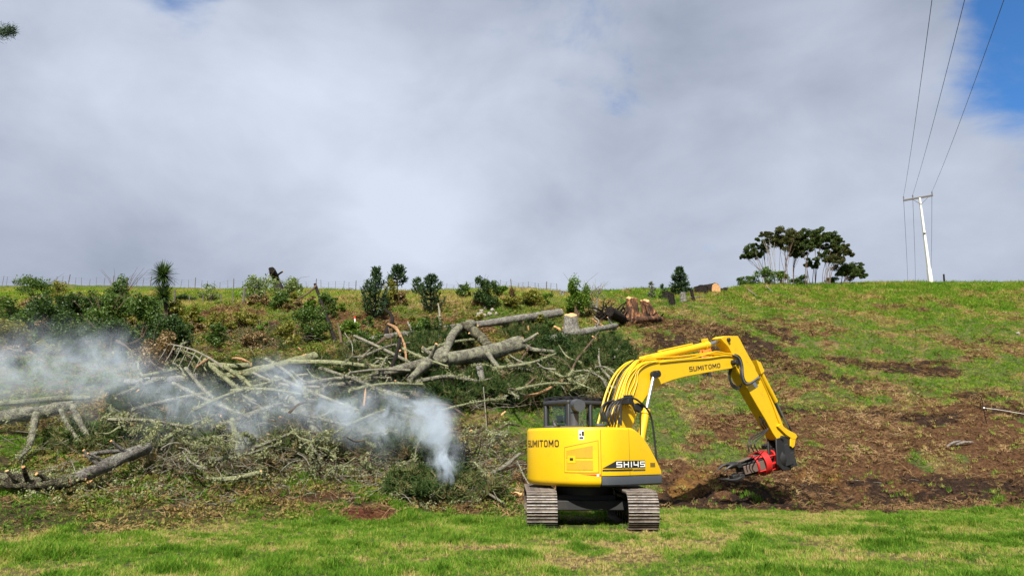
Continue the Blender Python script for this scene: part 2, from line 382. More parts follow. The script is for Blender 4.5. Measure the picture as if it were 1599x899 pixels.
leafmat('cabbage_leaf', [(0.15, (0.020, 0.042, 0.014)), (0.5, (0.042, 0.080, 0.024)), (0.85, (0.10, 0.15, 0.045))], 0.2)
# instanced grass / litter: the tint comes from each tuft
def tuftmat(name, stops, trans=0.4):
    m, t, o = newmat(name)
    a = N(t, 'ShaderNodeAttribute', attribute_type='INSTANCER', attribute_name='tint'); ge = N(t, 'ShaderNodeNewGeometry')
    f = mth(t, 'ADD', mth(t, 'MULTIPLY', a.outputs['Fac'], 0.78), mth(t, 'MULTIPLY', ge.outputs['Random Per Island'], 0.22))
    c = ramp(t, f, stops)
    d = N(t, 'ShaderNodeBsdfDiffuse'); LK(t, c, d.inputs['Color']); tl = N(t, 'ShaderNodeBsdfTranslucent'); LK(t, mixc(t, 1.0, c, (1.15, 1.25, 0.6), 'MULTIPLY'), tl.inputs['Color'])
    ms = N(t, 'ShaderNodeMixShader'); ms.inputs[0].default_value = trans; LK(t, d.outputs[0], ms.inputs[1]); LK(t, tl.outputs[0], ms.inputs[2]); LK(t, ms.outputs[0], o.inputs[0]); return m
tuftmat('grass_blade', [(0.0, (0.045, 0.115, 0.012)), (0.28, (0.115, 0.235, 0.024)), (0.48, (0.235, 0.325, 0.046)), (0.66, (0.39, 0.35, 0.11)), (0.88, (0.52, 0.38, 0.19))])
tuftmat('weed_leaf', [(0.0, (0.032, 0.072, 0.012)), (0.3, (0.085, 0.15, 0.024)), (0.52, (0.19, 0.21, 0.045)), (0.72, (0.22, 0.155, 0.062)), (0.92, (0.33, 0.235, 0.11))], 0.3)
tuftmat('litter', [(0.0, (0.055, 0.030, 0.015)), (0.35, (0.17, 0.10, 0.048)), (0.65, (0.31, 0.20, 0.10)), (0.9, (0.42, 0.32, 0.19)), (1.0, (0.56, 0.32, 0.14))], 0.1)
tuftmat('sprig', [(0.0, (0.014, 0.030, 0.010)), (0.30, (0.036, 0.066, 0.020)), (0.52, (0.080, 0.105, 0.036)), (0.70, (0.15, 0.145, 0.062)), (0.9, (0.22, 0.155, 0.08))], 0.22)
tuftmat('lichen', [(0.0, (0.11, 0.12, 0.055)), (0.4, (0.21, 0.225, 0.115)), (0.8, (0.33, 0.34, 0.19)), (1.0, (0.36, 0.32, 0.2))], 0.2)

# ------------------------------------------------------------------ ground masks (bare earth, straw, brush)
def ell(u, v, ru, rv, s=1.0, tilt=0.0):
    c = L(u, v); a = L(u, min(v+rv, 890)); b = L(u, max(v-rv, 452)); ry = max(0.3, (b.y-a.y)/2); cy = (a.y+b.y)/2
    return (c.x, cy, max(0.3, ru*c.y/FPX), ry, s, tilt)
DARK = [ell(*e) for e in [(1110,542,130,22,.85),(1235,578,80,13,.7),(1180,505,60,9,.6),(1130,530,95,22,1.0),(1060,510,55,20,1.0),(1215,518,34,15,1.0),(1200,560,90,18,.8),(1300,592,70,11,.8),(1420,572,80,13,1.0),(1485,583,35,8,1.0),(1330,565,40,8,.8),
    (1378,480,26,6,.9),(1232,470,26,4,.8),(1440,484,13,10,.7),(1482,478,14,6,.6),(1560,535,45,8,.7),(1520,560,40,7,.5),(1555,640,70,14,.9),(1440,655,90,9,.8),(1320,640,70,12,.8),(1250,785,260,6,1.0),(1480,783,190,7,1.0),
    (815,738,32,24,1.0),(700,735,30,22,1.0),(500,775,60,12,.5),(400,520,55,12,.8),(1000,500,55,9,1.0),(1250,640,60,10,.7),(1500,618,60,6,.7)]]
SOIL = [ell(*e) for e in [(640,503,110,16,1.1),(545,500,70,15,1.0),(470,512,60,10,.7),(350,488,80,6,.9),(1380,705,270,62,1.1),(1180,748,150,28,1.0),(1530,690,140,60,1.0),(1300,762,330,16,1.0),(1150,690,90,40,.55),(1080,600,70,40,.35),(1250,610,110,22,.6),(1120,545,120,40,.45),(1400,610,110,22,.5),(1540,545,60,20,.45),
    (600,508,70,18,1.0),(530,505,40,14,.8),(715,510,60,16,.9),(370,486,75,7,.8),(570,795,60,14,1.2),(850,760,40,22,.9),(740,795,60,10,.8),(1050,520,70,22,.6),(330,505,60,10,.5),(1270,520,70,20,.5),(440,492,60,5,.6),(1470,640,130,12,.7)]]
CLAY = [ell(*e) for e in [(1065,757,34,20,1.3),(1105,748,40,16,.8),(1260,740,40,14,.8),(1240,715,24,14,.6),(1300,762,60,9,.6),(1550,690,40,12,.4),(590,797,26,7,1.0)]]
LUSH = [ell(*e) for e in [(810,655,110,24,1.0),(960,660,80,20,.8),(60,690,110,26,.9),(150,700,70,20,.7),(955,540,40,22,.9),(985,610,40,40,.7)]]
RED = [ell(*e) for e in [(560,797,55,11,1.3),(820,765,22,12,1.2),(650,520,30,9,.4)]]
def emask(E, X, Y, wx, wy):
    m = np.zeros_like(X)
    for cx, cy, rx, ry, s, tl in E:
        d = np.sqrt(((X+wx*rx*0.9-cx)/rx)**2+((Y+wy*ry*0.9-cy)/ry)**2)
        m = np.maximum(m, s*(1-sstep(d, 0.55, 1.25)))
    return m
def masks(X, Y):
    X = np.asarray(X, float); Y = np.asarray(Y, float)
    wx = (fbm(X*0.5, Y*0.5, 21, 4)-0.5)*2.2; wy = (fbm(X*0.5+9, Y*0.5, 22, 4)-0.5)*2.2
    fine = fbm(X*1.6, Y*1.6, 31, 4); mid = fbm(X*0.45, Y*0.45, 33, 4)
    dark = emask(DARK, X, Y, wx, wy); soil = emask(SOIL, X, Y, wx, wy); clay = emask(CLAY, X, Y, wx, wy); red = emask(RED, X, Y, wx, wy)
    b = base_h(X, Y); hill = sstep(b, 0.05, 0.5)
    t = X/np.maximum(Y, 6.0)
    wig = (fbm(X*0.9, Y*0.9, 81, 3)-0.5)*1.1
    band = sstep(Y+wig+0.9*sstep(t, 0.5, 0.7), 20.4, 21.3)*sstep(t+0.02*wig, 0.165, 0.20)*(1-sstep(b, 0.5, 1.0))
    soil = np.maximum(soil, band*1.1); dark = np.maximum(dark, 0.75*band*(fine > 0.42))
    dirt = np.clip(np.maximum(soil, dark)*1.0 + (fine-0.5)*1.6*np.clip(np.maximum(soil, dark)*3, 0, 1), 0, 1)
    dirt = np.maximum(dirt, band*(0.72+0.28*fine))
    # brush-covered ground below and around the felled pile (left of the digger)
    tt = t + (mid-0.5)*0.10
    brush = hill*(1-sstep(tt, 0.02, 0.16))*(1-sstep(b, 7.4, 9.6))
    edge_y = 14.3 + 4.6*sstep(t, -0.62, -0.05)
    b_lush = emask(LUSH, X, Y, wx*0.5, wy*0.5)
    brush = np.maximum(brush, sstep(Y+(mid-0.5)*2.2, edge_y-0.5, edge_y+0.6)*(1-sstep(t, -0.02, 0.06))*(1-sstep(b, 7.4, 9.6)))
    brush = brush*(1-b_lush)
    dry = sstep(0.35*fbm(X*0.30+5, Y*0.22, 41, 3)+0.65*fbm(X*1.15+5, Y*0.85, 43, 4)+(fine-0.5)*0.55, 0.46, 0.70)
    # worn lane where the tracks ran
    lane = np.exp(-((X-1.2-(Y-14)*0.06)/1.9)**2)*(1-sstep(Y, 15.8, 17.4))
    dry = np.clip(dry*(0.75+0.5*hill) + 0.55*lane*sstep(fine, 0.36, 0.58) + 0.10*hill*sstep(t, 0.1, 0.2), 0, 1)
    dry = np.clip(dry + 0.35*sstep(b, 8.5, 10.5)*(1-sstep(t, 0.05, 0.15))*(1-sstep(Y, 52, 60)), 0, 1)
    return dict(dirt=dirt, dark=np.clip(dark, 0, 1), clay=np.clip(clay, 0, 1), red=np.clip(red, 0, 1), dry=dry, brush=np.clip(brush, 0, 1), lush=b_lush, fine=fine, mid=mid, hill=hill, b=b, t=t)

# ------------------------------------------------------------------ ground sheet
ts = np.concatenate([np.linspace(-6, -0.9, 24)[:-1], np.linspace(-0.9, 0.9, 620), np.linspace(0.9, 6, 24)[1:]])
ys = np.concatenate([[-120, -60, -25, -8, 0.0, 2.5, 4.5, 6.0, 7.0], np.geomspace(7.6, 24, 170), np.geomspace(24, 100, 330)[1:], [106, 115, 130, 160, 220, 350, 600, 1000, 2000]])
TT, YY = np.meshgrid(ts, ys); XX = TT*np.maximum(YY, 8.0)
ZZ = height(XX, np.minimum(YY, 159.0))
near = (YY < 7)
ZZ = np.where(near, ZZ*0.5, ZZ)
mk = masks(XX, YY)
ZZ = ZZ + (mk['dirt']*(fbm(XX*2.3, YY*2.3, 61, 4)-0.5)*0.42 - mk['dirt']*0.05)*(YY > 8)
nr, nc = TT.shape
_j0 = int(np.searchsorted(ys, 5.0)); _ysl = ys[_j0:]
_yf = np.concatenate([np.linspace(a, b, 4)[:-1] for a, b in zip(_ysl[:-9], _ysl[1:-8])])
def _prof(t_):
    fi = np.interp(t_, ts, np.arange(nc)); i0 = min(int(fi), nc-2); w = fi-i0
    return np.interp(_yf, ys, ZZ[:, i0]*(1-w)+ZZ[:, i0+1]*w)
def L(u, v, lift=0.0):
    d = px_dir(u, v); h = CAMZ+d[2]/d[1]*_yf-_prof(d[0]/d[1])
    k = np.where(h <= lift)[0]
    if len(k) and k[0] > 0:
        i = int(k[0]); q = (h[i-1]-lift)/max(1e-6, h[i-1]-h[i]); Y_ = _yf[i-1]+(_yf[i]-_yf[i-1])*min(1, max(0, q))
    else: Y_ = _yf[int(np.argmin(h))]
    return Vector((d[0]/d[1]*Y_, Y_, CAMZ+d[2]/d[1]*Y_))
def H1(x, y): return float(np.interp(y, _yf, _prof(x/max(y, 8.0))))
idx = np.arange(nr*nc).reshape(nr, nc)
F = np.stack([idx[:-1, :-1], idx[:-1, 1:], idx[1:, 1:], idx[1:, :-1]], -1).reshape(-1, 4)
gm = mesh_np('ground', np.stack([XX, YY, ZZ], -1).reshape(-1, 3), F, True)
for nm, chans in (('mask_a', ('dirt', 'dry', 'dark')), ('mask_b', ('brush', 'clay', 'red'))):
    ca = gm.color_attributes.new(nm, 'FLOAT_COLOR', 'POINT')
    arr = np.ones((nr*nc, 4), np.float32)
    for i, c in enumerate(chans): arr[:, i] = mk[c].reshape(-1)
    ca.data.foreach_set('color', arr.ravel())
m, t, o = newmat('ground_cover')
A = N(t, 'ShaderNodeAttribute', attribute_name='mask_a'); B = N(t, 'ShaderNodeAttribute', attribute_name='mask_b')
sa = N(t, 'ShaderNodeSeparateColor'); sb = N(t, 'ShaderNodeSeparateColor'); LK(t, A.outputs['Color'], sa.inputs[0]); LK(t, B.outputs['Color'], sb.inputs[0])
f1 = tnoise(t, 9, 6, 0.7); f2 = tnoise(t, 2.2, 6, 0.65); f3 = tnoise(t, 38, 4, 0.65); f4 = tnoise(t, 5, 5, 0.6, dist=0.6)
grass = ramp(t, f1, [(0.36, (0.028, 0.045, 0.010)), (0.5, (0.085, 0.125, 0.028)), (0.68, (0.16, 0.17, 0.05))])
straw = ramp(t, mth(t, 'ADD', mth(t, 'MULTIPLY', f3, 0.5), mth(t, 'MULTIPLY', f4, 0.5)), [(0.36, (0.060, 0.042, 0.022)), (0.47, (0.16, 0.11, 0.052)), (0.56, (0.25, 0.185, 0.085)), (0.68, (0.38, 0.29, 0.15))])
soilc = ramp(t, mth(t, 'ADD', mth(t, 'MULTIPLY', f1, 0.6), mth(t, 'MULTIPLY', f3, 0.4)), [(0.34, (0.030, 0.014, 0.007)), (0.47, (0.090, 0.044, 0.021)), (0.58, (0.165, 0.088, 0.043)), (0.70, (0.28, 0.165, 0.080))])
darkc = ramp(t, f1, [(0.35, (0.013, 0.009, 0.007)), (0.52, (0.032, 0.020, 0.015)), (0.70, (0.070, 0.044, 0.031))])
brushc = ramp(t, f4, [(0.34, (0.016, 0.018, 0.008)), (0.46, (0.046, 0.046, 0.018)), (0.56, (0.080, 0.056, 0.028)), (0.70, (0.12, 0.115, 0.045))])
c = mixc(t, mth(t, 'MULTIPLY', sa.outputs[1], 0.9), grass, straw)
c = mixc(t, sb.outputs[0], c, brushc)
def edge(x, a=0.30, b=0.62, k=0.5): return smr(t, mth(t, 'ADD', x, mth(t, 'MULTIPLY', mth(t, 'SUBTRACT', f1, 0.5), k)), a, b)
c = mixc(t, edge(sa.outputs[0]), c, soilc)
c = mixc(t, mth(t, 'MULTIPLY', edge(sa.outputs[2], 0.35, 0.75), 0.9), c, darkc)
c = mixc(t, mth(t, 'MULTIPLY', edge(sb.outputs[1], 0.45, 1.1, 1.3), 0.6), c, ramp(t, f4, [(0.35, (0.17, 0.085, 0.025)), (0.6, (0.42, 0.215, 0.05))]))
c = mixc(t, mth(t, 'MULTIPLY', edge(sb.outputs[2], 0.35, 0.8, 0.7), 0.85), c, ramp(t, f1, [(0.35, (0.07, 0.018, 0.012)), (0.65, (0.17, 0.055, 0.035))]))
hgt = mth(t, 'ADD', f1, mth(t, 'MULTIPLY', f3, 0.5))
pbsdf(t, o, c, 0.95, 0, bump(t, hgt, 1.0, 0.16), 0.1)
ground = link('ground', gm, MATS['ground_cover']); tag(ground, 'grassy paddock rising into a torn-up hillside with bare earth', 'ground', kind='structure')

# ------------------------------------------------------------------ instanced ground cover (grass, weeds, litter)
def tuft_mesh(name, nb, h, w, spread, lean, seed, seg=2):
    r = random.Random(seed); V = []; Fq = []
    for i in range(nb):
        a = r.uniform(0, 6.283); d = spread*math.sqrt(r.random()); bx, by = math.cos(a)*d, math.sin(a)*d
        an = r.uniform(0, 6.283); hh = h*r.uniform(0.5, 1.15); ln = lean*r.uniform(0.2, 1.3)*hh; ww = w*r.uniform(0.6, 1.3)
        dx, dy = math.cos(an), math.sin(an); sx, sy = -dy*ww/2, dx*ww/2; b = len(V)
        for k in range(seg+1):
            q = k/seg; tw = 1-q*0.9
            x = bx+dx*ln*q*q; y = by+dy*ln*q*q; z = hh*(q-0.28*q*q*min(1, ln/hh))
            V += [(x-sx*tw, y-sy*tw, z-0.01), (x+sx*tw, y+sy*tw, z-0.01)]
        for k in range(seg): Fq.append((b+2*k, b+2*k+1, b+2*k+3, b+2*k+2))
    return mesh_np(name, V, Fq)
def proto_coll(name, meshes, mat):
    c = bpy.data.collections.new(name)
    for i, me in enumerate(meshes):
        me.materials.append(MATS[mat]); c.objects.link(bpy.data.objects.new('%s_%d' % (name, i), me))
    return c
def scatter(name, pts, rot, scl, tint, coll, nvar, label, cat):
    me = bpy.data.meshes.new(name); me.vertices.add(len(pts)); me.vertices.foreach_set('co', np.asarray(pts, np.float32).ravel())
    a = me.attributes.new('rot', 'FLOAT_VECTOR', 'POINT'); a.data.foreach_set('vector', np.asarray(rot, np.float32).ravel())
    a = me.attributes.new('scl', 'FLOAT_VECTOR', 'POINT'); a.data.foreach_set('vector', np.asarray(scl, np.float32).ravel())
    a = me.attributes.new('tint', 'FLOAT', 'POINT'); a.data.foreach_set('value', np.asarray(tint, np.float32))
    a = me.attributes.new('idx', 'INT', 'POINT'); a.data.foreach_set('value', RNG.integers(0, nvar, len(pts)).astype(np.int32))
    me.update()
    ob = link(name, me, None)
    g = bpy.data.node_groups.new(name, 'GeometryNodeTree')
    g.interface.new_socket('Geometry', in_out='INPUT', socket_type='NodeSocketGeometry'); g.interface.new_socket('Geometry', in_out='OUTPUT', socket_type='NodeSocketGeometry')
    gi = g.nodes.new('NodeGroupInput'); go = g.nodes.new('NodeGroupOutput'); ip = g.nodes.new('GeometryNodeInstanceOnPoints')
    ci = g.nodes.new('GeometryNodeCollectionInfo'); ci.inputs['Collection'].default_value = coll; ci.inputs['Separate Children'].default_value = True; ci.inputs['Reset Children'].default_value = True
    def na(nm, ty):
        n = g.nodes.new('GeometryNodeInputNamedAttribute'); n.data_type = ty; n.inputs['Name'].default_value = nm
        return [s for s in n.outputs if s.name == 'Attribute' and s.enabled][0]
    lk = g.links.new
    lk(gi.outputs[0], ip.inputs['Points']); lk(ci.outputs[0], ip.inputs['Instance']); ip.inputs['Pick Instance'].default_value = True
    lk(na('idx', 'INT'), ip.inputs['Instance Index']); lk(na('rot', 'FLOAT_VECTOR'), ip.inputs['Rotation']); lk(na('scl', 'FLOAT_VECTOR'), ip.inputs['Scale'])
    lk(ip.outputs[0], go.inputs[0])
    md = ob.modifiers.new('scatter', 'NODES'); md.node_group = g
    return tag(ob, label, cat, kind='stuff')
def ground_pts(n, y0, y1, tmax=0.80, power=1.0):
    """even in the area of the fan between two distances"""
    y = np.sqrt(RNG.random(n)*(y1**2-y0**2)+y0**2); t_ = (RNG.random(n)*2-1)*tmax
    return t_*y, y
def zrot(n, tilt=0.12): return np.stack([RNG.normal(0, tilt, n), RNG.normal(0, tilt, n), RNG.random(n)*6.283], -1)
grass_c = proto_coll('grass_tuft', [tuft_mesh('grass_tuft', 17, 0.10, 0.0105, 0.055, 0.75, s) for s in range(6)], 'grass_blade')
x, y = ground_pts(125000, 8.6, 24, 0.80)
mk = masks(x, y)
dens = (1-0.97*sstep(mk['dirt'], 0.1, 0.55))*(1-0.72*mk['brush'])*(0.45+0.55*(1-mk['dry']))*(1-0.9*np.exp(-((x-1.6)/1.5)**6-((y-17.3)/1.9)**6))
keep = RNG.random(len(x)) < dens; x, y = x[keep], y[keep]; mk = {k: v_[keep] for k, v_ in mk.items()}
lush = sstep(0.4*fbm(x*0.5+3, y*0.5, 51, 3)+0.6*fbm(x*2.1, y*1.5, 53, 3)+(mk['fine']-0.5)*0.35, 0.40, 0.70)*(1-0.8*mk['dry'])
s = (0.42+1.05*lush**1.3+0.40*RNG.random(len(x))**3)*(1+0.15*(y > 14))
tint = np.clip(0.24+0.42*mk['dry']+RNG.normal(0, 0.13, len(x))+0.45*(mk['fine']-0.5)-0.18*lush + (RNG.random(len(x)) < 0.16+0.25*mk['dry'])*0.32, 0, 1)
# fringe of long grass at the foot of the bank
scatter('paddock_grass', np.stack([x, y, height(x, y)], -1), zrot(len(x), 0.18), np.stack([s, s, s*(0.75+0.55*lush)], -1), tint, grass_c, 6, 'short green and straw coloured grass of the paddock in front', 'grass')
x, y = ground_pts(200000, 20, 80, 0.80)
mk = masks(x, y)
dens = (1-0.93*mk['dirt'])*(1-0.62*mk['brush'])*mk['hill']*np.clip(1.25-0.012*y, 0.35, 1)
keep = RNG.random(len(x)) < dens; x, y = x[keep], y[keep]; mk = {k: v_[keep] for k, v_ in mk.items()}
s = (0.85+0.022*y)*(0.6+0.5*RNG.random(len(x)))*(1+0.5*sstep(y, 48, 60))
upper = sstep(mk['b'], 9.5, 11.5)*(1-sstep(mk['t'], 0.05, 0.15))*(1-sstep(y, 54, 62))
tint = np.clip(0.30+0.38*mk['dry']+RNG.normal(0, 0.08, len(x))+0.42*(mk['mid']-0.5)+0.25*(mk['fine']-0.5)+0.25*mk['dirt']+0.12*upper+0.12*sstep(y, 55, 70)*(mk['t'] < 0.1)-0.15*mk['lush'], 0, 1)
scatter('hillside_grass', np.stack([x, y, height(x, y)], -1), zrot(len(x), 0.2), np.stack([s*1.3, s*1.3, s*(0.8+0.9*upper)], -1), tint, grass_c, 6, 'patchy green and yellowing grass covering the hillside', 'grass')
# broad-leaved weeds and creeping plants on the brushy bank
def weed_mesh(name, nl, rad, size, seed):
    r = random.Random(seed); V = []; Fq = []
    for i in range(nl):
        a = r.uniform(0, 6.283); d = rad*math.sqrt(r.random()); c = Vector((math.cos(a)*d, math.sin(a)*d, r.uniform(0.0, rad*0.8)))
        n = Vector((r.uniform(-1, 1), r.uniform(-1, 1), r.uniform(0.2, 1.4))).normalized(); a1 = n.orthogonal().normalized(); a1 = (Matrix.Rotation(r.uniform(0, 6.28), 3, n) @ a1); a2 = n.cross(a1)
        l = size*r.uniform(0.6, 1.4); w = l*r.uniform(0.35, 0.6); b = len(V)
        V += [c-a1*l/2, c+a2*w/2+n*l*0.05, c+a1*l/2-n*l*0.1, c-a2*w/2+n*l*0.05]; Fq.append((b, b+1, b+2, b+3))
    return mesh_np(name, [tuple(q) for q in V], Fq)
weed_c = proto_coll('weed_clump', [weed_mesh('weed_clump', 26, 0.16, 0.075, s) for s in range(5)], 'weed_leaf')
x, y = ground_pts(60000, 13.5, 50, 0.80)
mk = masks(x, y)
lo = sstep(mk['b'], 9.8, 11.2)
dens = np.maximum(mk['brush']*(0.25+0.9*sstep(mk['mid'], 0.36, 0.62)), 0.5*sstep(mk['b'], 7, 9)*(1-sstep(mk['t'], 0.04, 0.12))*(1-lo))*(1-0.85*np.clip(mk['red']+mk['dark']+1.1*mk['dirt'], 0, 1))
keep = RNG.random(len(x)) < dens*0.75; x, y = x[keep], y[keep]; mk = {k: v_[keep] for k, v_ in mk.items()}
s = (0.55+0.85*RNG.random(len(x)))*(0.75+0.012*y)
tint = np.clip(0.14+1.35*(fbm(x*0.5, y*0.5, 71, 4)-0.22)+RNG.normal(0, 0.14, len(x)), 0, 1)
scatter('bank_weeds', np.stack([x, y, height(x, y)-0.02], -1), zrot(len(x), 0.3), np.stack([s, s, s], -1), tint, weed_c, 5, 'low tangled weeds and creeping plants on the bank', 'weeds')
# straw, bark chips and broken twigs on bare ground
def litter_mesh(name, n, rad, ln, w, seed):
    r = random.Random(seed); V = []; Fq = []
    for i in range(n):
        c = Vector((r.uniform(-rad, rad), r.uniform(-rad, rad), r.uniform(0.0, 0.05))); d = Vector((r.uniform(-1, 1), r.uniform(-1, 1), r.uniform(-0.22, 0.35))).normalized()
        l = ln*r.uniform(0.3, 1.4); e = d.cross(Vector((0, 0, 1))).normalized()*w*r.uniform(0.5, 1.5); u_ = e.cross(d).normalized()*w*0.6; b = len(V)
        V += [c-d*l/2-e, c-d*l/2+e, c+d*l/2+e*0.6, c+d*l/2-e*0.6, c-d*l/2+u_, c+d*l/2+u_]
        Fq += [(b, b+3, b+5, b+4), (b+1, b+4, b+5, b+2)]
    return mesh_np(name, [tuple(q) for q in V], Fq)
lit_c = proto_coll('litter_bits', [litter_mesh('litter_bits', 12, 0.16, 0.16, 0.007, s) for s in range(6)], 'litter')
x, y = ground_pts(100000, 13.5, 66, 0.80)
mk = masks(x, y)
dens = np.clip(mk['dirt']*0.9+mk['brush']*0.55+0.55*mk['dry']*mk['hill'], 0, 1)*(0.25+1.1*sstep(mk['mid'], 0.3, 0.65))
keep = RNG.random(len(x)) < dens*0.8; x, y = x[keep], y[keep]; mk = {k: v_[keep] for k, v_ in mk.items()}
s = (0.5+0.9*RNG.random(len(x))**2)*(0.7+0.016*y)
tint = np.clip(0.30+RNG.normal(0, 0.22, len(x))+0.5*(mk['mid']-0.5)-0.15*mk['dark'], 0, 0.98)
scatter('straw_litter', np.stack([x, y, height(x, y)+0.01], -1), zrot(len(x), 0.35), np.stack([s, s, s], -1), tint, lit_c, 6, 'dry straw, bark chips and broken twigs scattered over bare earth', 'litter')
# earth clods on the cut bank
def clod_mesh(seed):
    import bmesh
    r = random.Random(seed); bm = bmesh.new(); bmesh.ops.create_icosphere(bm, subdivisions=1, radius=0.06)
    for v_ in bm.verts: v_.co *= r.uniform(0.6, 1.25)
    me = bpy.data.meshes.new('clod'); bm.to_mesh(me); bm.free(); return me
m, t, o = newmat('clod_earth')
a = N(t, 'ShaderNodeAttribute', attribute_type='INSTANCER', attribute_name='tint')
pbsdf(t, o, ramp(t, a.outputs['Fac'], [(0.1, (0.026, 0.014, 0.009)), (0.5, (0.10, 0.052, 0.026)), (0.9, (0.20, 0.115, 0.055))]), 0.95, 0, None, 0.1)
clod_c = proto_coll('earth_clod', [clod_mesh(s) for s in range(5)], 'clod_earth')
x, y = ground_pts(34000, 17, 62, 0.80); mk = masks(x, y)
keep = RNG.random(len(x)) < mk['dirt']*0.75; x, y = x[keep], y[keep]; mk = {k: v_[keep] for k, v_ in mk.items()}
s = 0.30+1.1*RNG.random(len(x))**4
scatter('earth_clods', np.stack([x, y, height(x, y)-0.02], -1), RNG.random((len(x), 3))*6.28, np.stack([s, s*0.9, s*0.7], -1), np.clip(0.5-0.4*mk['dark']+RNG.normal(0, 0.2, len(x)), 0, 1), clod_c, 5, 'crumbled lumps of brown earth on the dug-over ground', 'earth')
# ================================================================== EXCAVATOR
HEAD = R_(50)                                   # house swung to the right of the view
XC = Vector((1.585, 17.2, 0.0)); XC.z = H1(XC.x, XC.y)-0.035
Fv = Vector((math.sin(HEAD), math.cos(HEAD), 0)); Rv = Vector((math.cos(HEAD), -math.sin(HEAD), 0)); Zv = Vector((0, 0, 1))
def M(f, r, z): return Fv*f+Rv*r+Zv*z           # machine axes (forward, right, up) -> local
AXM = (Fv, Rv, Zv)
def bp(u, v, r):                                # picture point on the machine's plane r -> (forward, up)
    d = Vector(px_dir(u, v)); o_ = Vector((0, 0, CAMZ))
    q = XC + Rv*r; k = (q-o_).dot(Rv)/d.dot(Rv); p = o_+d*k-XC
    return (p.dot(Fv), p.z)
exc = empty('excavator', XC)
tag(exc, 'yellow tracked excavator with raised boom and red gripping head on the grass', 'excavator')
Yl, Bl, Gr, Fb = MATS['yellow_paint'], MATS['black_paint'], MATS['grey_paint'], MATS['frame_black']
# ---- crawler tracks (aligned with the view, the house is swung)
TL, TRAD, TCZ = 2.86, 0.345, 0.405
def track_path(s):                               # s = length along the loop -> (y, z, outward angle)
    per = 2*TL+2*math.pi*TRAD; s %= per
    if s < TL: return (-TL/2+s, TCZ+TRAD, math.pi/2)
    s -= TL
    if s < math.pi*TRAD:
        a = math.pi/2-s/TRAD; return (TL/2+TRAD*math.cos(a), TCZ+TRAD*math.sin(a), a)
    s -= math.pi*TRAD
    if s < TL: return (TL/2-s, TCZ-TRAD, -math.pi/2)
    s -= TL
    a = -math.pi/2-s/TRAD; return (-TL/2+TRAD*math.cos(a), TCZ+TRAD*math.sin(a), a)
sh = MB()
sh.box((0, 0, 0.008), (0.30, 0.081, 0.012))
for gy, gh in ((-0.066, 0.034), (0.0, 0.022), (0.066, 0.022)):
    sh.hexa([(-0.30, gy-0.014, 0.02), (0.30, gy-0.014, 0.02), (0.30, gy+0.014, 0.02), (-0.30, gy+0.014, 0.02), (-0.30, gy-0.006, 0.02+gh), (0.30, gy-0.006, 0.02+gh), (0.30, gy+0.006, 0.02+gh), (-0.30, gy+0.006, 0.02+gh)])
shoe0 = sh.build('track_shoe', MATS['track_steel'], None, smooth=0)
shoe_me = shoe0.data; shoe_me.materials.append(MATS['worn_steel'])
for pl_ in shoe_me.polygons: pl_.material_index = 1 if pl_.center.z > 0.0405 else 0
COL.objects.unlink(shoe0); bpy.data.objects.remove(shoe0)
nshoe = 47; per = 2*TL+2*math.pi*TRAD
for tx in (-0.995, 0.995):
    fr = MB()
    fr.box((tx, 0, TCZ), (0.13, TL/2+0.05, 0.20))
    fr.box((tx, 0, TCZ), (0.19, TL/2-0.35, 0.14))
    loop = [track_path(per*i/64) for i in range(64)]      # link chain just inside the shoes
    inner = [Vector((tx, y_*1.0, z_)) for y_, z_, a_ in loop]
    for sx in (-0.09, 0.09):
        ring_o = [Vector((tx+sx, y_-0.012*math.cos(a_), z_-0.012*math.sin(a_))) for y_, z_, a_ in loop]
        ring_i = [Vector((tx+sx, y_-0.09*math.cos(a_), z_-0.09*math.sin(a_))) for y_, z_, a_ in loop]
        n_ = 64; vs = []
        for q in range(n_): vs += [ring_o[q]+Vector((-.025, 0, 0)), ring_o[q]+Vector((.025, 0, 0)), ring_i[q]+Vector((.025, 0, 0)), ring_i[q]+Vector((-.025, 0, 0))]
        fs = []
        for q in range(n_):
            p_ = 4*q; w_ = 4*((q+1) % n_)
            for e in range(4): fs.append((p_+e, p_+(e+1) % 4, w_+(e+1) % 4, w_+e))
        fr.add(vs, fs)
    trk = fr.build('crawler_track', Fb, exc, smooth=30)
    for i in range(nshoe):
        y_, z_, a_ = track_path(per*i/nshoe+0.03)
        ob = bpy.data.objects.new('track_shoe', shoe_me); COL.objects.link(ob); ob.parent = trk
        nrm = Vector((0, math.cos(a_), math.sin(a_))); tan = Vector((0, math.sin(a_), -math.cos(a_)))
        mt = Matrix.Identity(4)
        for k, ax in enumerate((nrm.cross(tan)*-1, tan, nrm)):
            for j in range(3): mt[j][k] = ax[j]
        mt[0][0], mt[1][0], mt[2][0] = 1, 0, 0
        mt.translation = Vector((tx, y_, z_)); ob.matrix_local = mt
    for yy, rr in ((-TL/2, 0.29), (TL/2, 0.28)):
        w = MB(); w.cyl((tx-0.16, yy, TCZ), (tx+0.16, yy, TCZ), rr, 24); w.cyl((tx-0.2, yy, TCZ), (tx+0.2, yy, TCZ), 0.16, 18)
        w.build('sprocket' if yy < 0 else 'idler', MATS['dark_steel'], trk, bevel=0.01)
    for q in range(6):
        w = MB(); yy = -TL/2+0.42+q*0.40; w.cyl((tx-0.15, yy, 0.16), (tx+0.15, yy, 0.16), 0.085, 14); w.build('roller', MATS['dark_steel'], trk)
u_ = MB()
u_.box((0, 0, 0.53), (0.62, 0.55, 0.14)); u_.box((0, -0.55, 0.46), (0.86, 0.16, 0.10)); u_.box((0, 0.55, 0.46), (0.86, 0.16, 0.10))
u_.build('car_body', Fb, exc, bevel=0.02)
